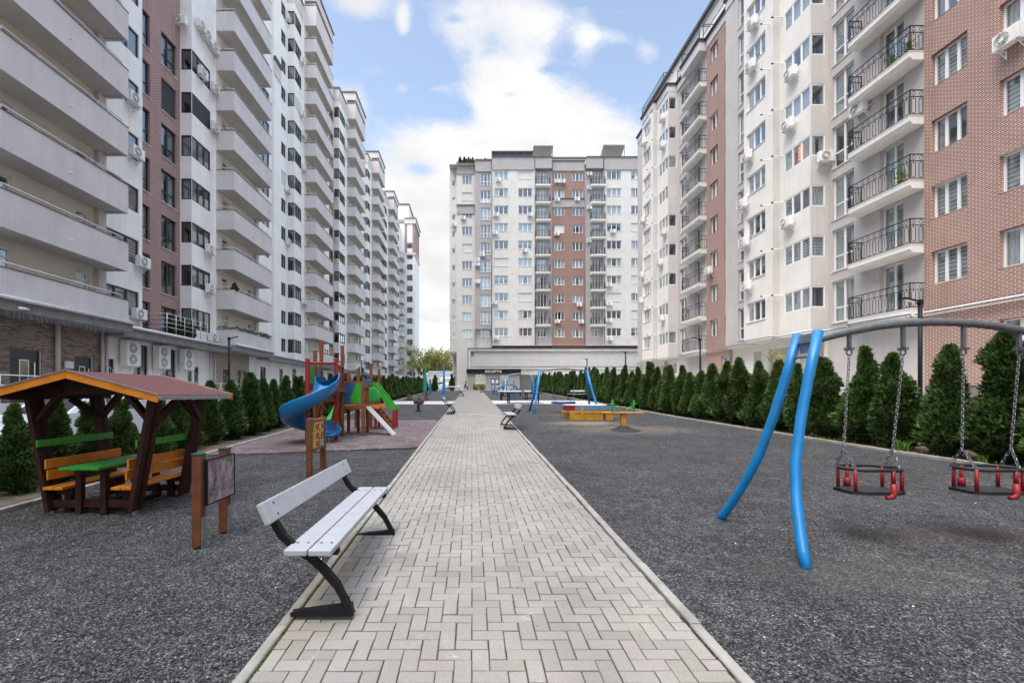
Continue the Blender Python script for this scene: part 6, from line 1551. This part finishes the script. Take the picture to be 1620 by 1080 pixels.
# loose dark stones of the gravel near the camera
mb = MB()
for k in range(9000):
    y = 2.3+r.random()**1.5*6.5; x = r.choice((r.uniform(max(LC,-.95*y),PL-.01), r.uniform(PR+.01,min(9.4,1.3*y+.3)))); s = r.uniform(.005,.0125); a = r.uniform(0,6.28)
    c = Vector((x,y,G(y)+.004)); u = Vector((cos(a),sin(a),r.uniform(-.5,.5)))*s; v = Vector((-sin(a),cos(a),r.uniform(-.5,.5)))*s*r.uniform(.5,.9); n0 = len(mb.v)
    mb.v += [tuple(c-u),tuple(c-v),tuple(c+u),tuple(c+v),tuple(c+u*r.uniform(-.3,.3)+Vector((0,0,s*.9)))]; mb.f += [(n0,n0+1,n0+4),(n0+1,n0+2,n0+4),(n0+2,n0+3,n0+4),(n0+3,n0,n0+4)]; mb.m += [0]*4
def stone_mat():
    m, nt, b = newmat('loose grey stone'); g = nt.nodes.new('ShaderNodeNewGeometry')
    L(nt, ramp(nt, g.outputs['Random Per Island'], [(0.,(.03,.03,.032)),(.6,(.085,.085,.09)),(.93,(.16,.16,.165)),(1.,(.28,.27,.26))]), b.inputs['Base Color']); b.inputs['Roughness'].default_value = .8; return m
tag(mb.build('loose_gravel', stone_mat()), kind='stuff')
# garland and small plants on the left balconies
o = thing('garland', 'green fir garland lying along the lowest lilac balcony over the second entrance', 'garland', (-16.4,34.4,6.1), world=True)
mb = MB(); r = random.Random(4)
for k in range(2600):
    t = r.random(); 
    if t < .15: x, y = -17.6+1.2*t/.15, 31.55
    else: x, y = -16.42, 31.55+5.7*(t-.15)/.85
    z = 6.22+.05*sin(t*40); d = Vector((r.gauss(0,1),r.gauss(0,1),r.gauss(0,1))).normalized()*r.uniform(.06,.15); c = Vector((x,y,z)); s_ = d.cross(Vector((.3,.5,.8))).normalized()*.012
    mb.face([c-s_,c+s_,c+d])
mb.build('foliage', M['thuja'], o)
thuja(-16.55, 31.75, .62, 1.9, 'round potted conifer at the corner of the second lilac balcony up', None, z=8.75)

# pots with plants on the iron balconies
for k, (y, q, lb) in enumerate(((19.75,4,'potted plant at the near end of the fifth iron balcony up'),(20.6,4,'potted plant in the middle of the fifth iron balcony up'),(21.4,6,'potted plant on the seventh iron balcony up'),(20.1,2,'potted plant on the third iron balcony up'),(38.2,3,'potted plant on the fourth balcony of the far iron balconies'))):
    o = thing('potted_plant', lb, 'plant', (18.95, y, lev[q]+.03)); m = MB(); m.lathe([(.001,0),(.09,0),(.12,.22),(.10,.22),(.09,.18),(.001,.18)], (0,0,0), 12); m.build('pot', M['mbrown'], o, smooth=True)
    mb = MB(); r = random.Random(k)
    for i in range(160):
        v = Vector((r.gauss(0,.11), r.gauss(0,.11), .42+r.gauss(0,.13))); a = Vector((r.uniform(-1,1),r.uniform(-1,1),r.uniform(-1,1))).normalized()*.05; b = a.cross(Vector((r.uniform(-1,1),r.uniform(-1,1),.5))).normalized()*.025; mb.face([v-a,v+b,v+a,v-b])
    mb.build('foliage', M['grass'], o)
# ================================================================= camera, sky, sun
cam = bpy.data.cameras.new('camera'); co = bpy.data.objects.new('camera', cam); COL.objects.link(co)
co.location = (0,0,1.65); co.rotation_euler = (pi/2,0,0); cam.sensor_width = 36; cam.lens = 36*F/1620
cam.shift_x = (810-746.5)/1620; cam.shift_y = (622-540)/1620; cam.clip_start = .05; cam.clip_end = 2000
SC.camera = co
SUN_EL, SUN_AZ = radians(62), radians(225)      # azimuth clockwise from +Y: behind the camera, a little to the left
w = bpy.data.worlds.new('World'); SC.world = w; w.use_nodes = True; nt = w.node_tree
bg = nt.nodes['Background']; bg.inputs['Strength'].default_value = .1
sky = nt.nodes.new('ShaderNodeTexSky'); sky.sky_type = 'NISHITA'; sky.sun_disc = False; sky.sun_elevation = SUN_EL; sky.sun_rotation = SUN_AZ
sky.air_density = 1.0; sky.dust_density = .6; sky.ozone_density = 1.5
tc = nt.nodes.new('ShaderNodeTexCoord'); d = tc.outputs['Generated']
sx = nt.nodes.new('ShaderNodeSeparateXYZ'); L(nt, d, sx.inputs[0])
# cloud deck: noise on a plane overhead plus a few large banks placed by compass direction
zz = mth(nt, 'ADD', mth(nt,'MAXIMUM',sx.outputs[2],0.), .16)
cmb = nt.nodes.new('ShaderNodeCombineXYZ'); L(nt, mth(nt,'DIVIDE',sx.outputs[0],zz), cmb.inputs[0]); L(nt, mth(nt,'DIVIDE',sx.outputs[1],zz), cmb.inputs[1]); cmb.inputs[2].default_value = 3.7
n1 = noise(nt, cmb.outputs[0], 1.7, 9, .62); n2 = noise(nt, cmb.outputs[0], .55, 3); n3 = noise(nt, cmb.outputs[0], 10., 10, .72)
ydir = mth(nt,'MAXIMUM',sx.outputs[1],.02); fw = ramp(nt, sx.outputs[1], [(.15,0.),(.4,1.)])
U = mth(nt,'DIVIDE',sx.outputs[0],ydir); V = mth(nt,'DIVIDE',sx.outputs[2],ydir)
f = None
def bank(px, py, rx, ry, amp):
    global f
    u, v = (px-746.5)/F, (622-py)/F
    a = mth(nt,'DIVIDE',mth(nt,'SUBTRACT',U,u),rx/F); b = mth(nt,'DIVIDE',mth(nt,'SUBTRACT',V,v),ry/F)
    g = mth(nt,'EXPONENT',mth(nt,'MULTIPLY',mth(nt,'ADD',mth(nt,'MULTIPLY',a,a),mth(nt,'MULTIPLY',b,b)),-1.))
    g = mth(nt,'MULTIPLY',g,amp); f = g if f is None else mth(nt,'ADD',f,g)
for a in ((570,0,75,48,.66),(545,150,48,40,.48),(638,36,13,34,.46),(600,112,34,16,.42),(636,138,26,14,.40),(694,140,24,10,.34),(760,15,90,55,.55),(850,38,66,62,.5),(720,60,50,35,.3),
          (775,125,58,42,.5),(830,120,52,42,.4),(765,165,25,25,.3),(928,62,24,44,.42),(968,58,34,17,.32),(1022,80,28,28,.42),(985,20,30,12,.25),
          (700,225,82,36,.5),(850,200,105,62,.45),(900,165,60,38,.35),(965,212,60,45,.4),(690,330,120,80,.5),(850,330,260,110,.7),(700,460,220,90,.6),
          (668,268,30,16,-.42),(690,400,40,14,-.3),(805,148,18,8,-.3),(742,182,24,20,-.2),(720,30,14,8,-.25),(870,110,22,8,-.22)): bank(*a)
f = mth(nt,'SUBTRACT',f,.30)
cov = mth(nt,'ADD',n1,mth(nt,'MULTIPLY',f,mth(nt,'MULTIPLY',fw,.85)))
cov = mth(nt,'ADD',cov,mth(nt,'MULTIPLY',mth(nt,'SUBTRACT',n2,.5),.25))
cov = mth(nt,'ADD',cov,mth(nt,'MULTIPLY',mth(nt,'SUBTRACT',n3,.5),.5))
mask = ramp(nt, cov, [(.43,0.),(.55,.35),(.62,.7),(.76,1.)])
shade = ramp(nt, noise(nt, cmb.outputs[0], 2.6, 6, .6), [(.35,.88),(.62,1.05)])
cl = mixc(nt, 1., (2.2,2.2,2.2), shade, 'MULTIPLY')
for n_ in nt.nodes:
    if n_.type == 'MIX': n_.clamp_result = False
gain = mixc(nt, 1., sky.outputs[0], (.98,.82,.68), 'MULTIPLY')
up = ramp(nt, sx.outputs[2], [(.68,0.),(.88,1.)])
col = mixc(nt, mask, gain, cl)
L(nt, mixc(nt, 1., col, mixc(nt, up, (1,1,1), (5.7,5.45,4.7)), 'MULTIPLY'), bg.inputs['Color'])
for n_ in nt.nodes:
    if n_.type == 'MIX': n_.clamp_factor = True; n_.clamp_result = False
# reset colours that the helper clipped to the displayable range
sl_ = bpy.data.lights.new('sun','SUN'); so = bpy.data.objects.new('sun', sl_); COL.objects.link(so)
sl_.energy = .45; sl_.angle = radians(35); sl_.color = (1,.95,.88)
dv_ = Vector((sin(SUN_AZ)*cos(SUN_EL), cos(SUN_AZ)*cos(SUN_EL), sin(SUN_EL)))
so.rotation_euler = dv_.to_track_quat('Z','Y').to_euler()
vs = SC.view_settings; vs.view_transform = 'Standard'; vs.look = 'None'; vs.exposure = 2.18; vs.gamma = 1
SC.cycles.max_bounces = 8; SC.cycles.transparent_max_bounces = 16; SC.cycles.diffuse_bounces = 4; SC.cycles.glossy_bounces = 3
SC.cycles.use_denoising = True; SC.cycles.sample_clamp_indirect = 6
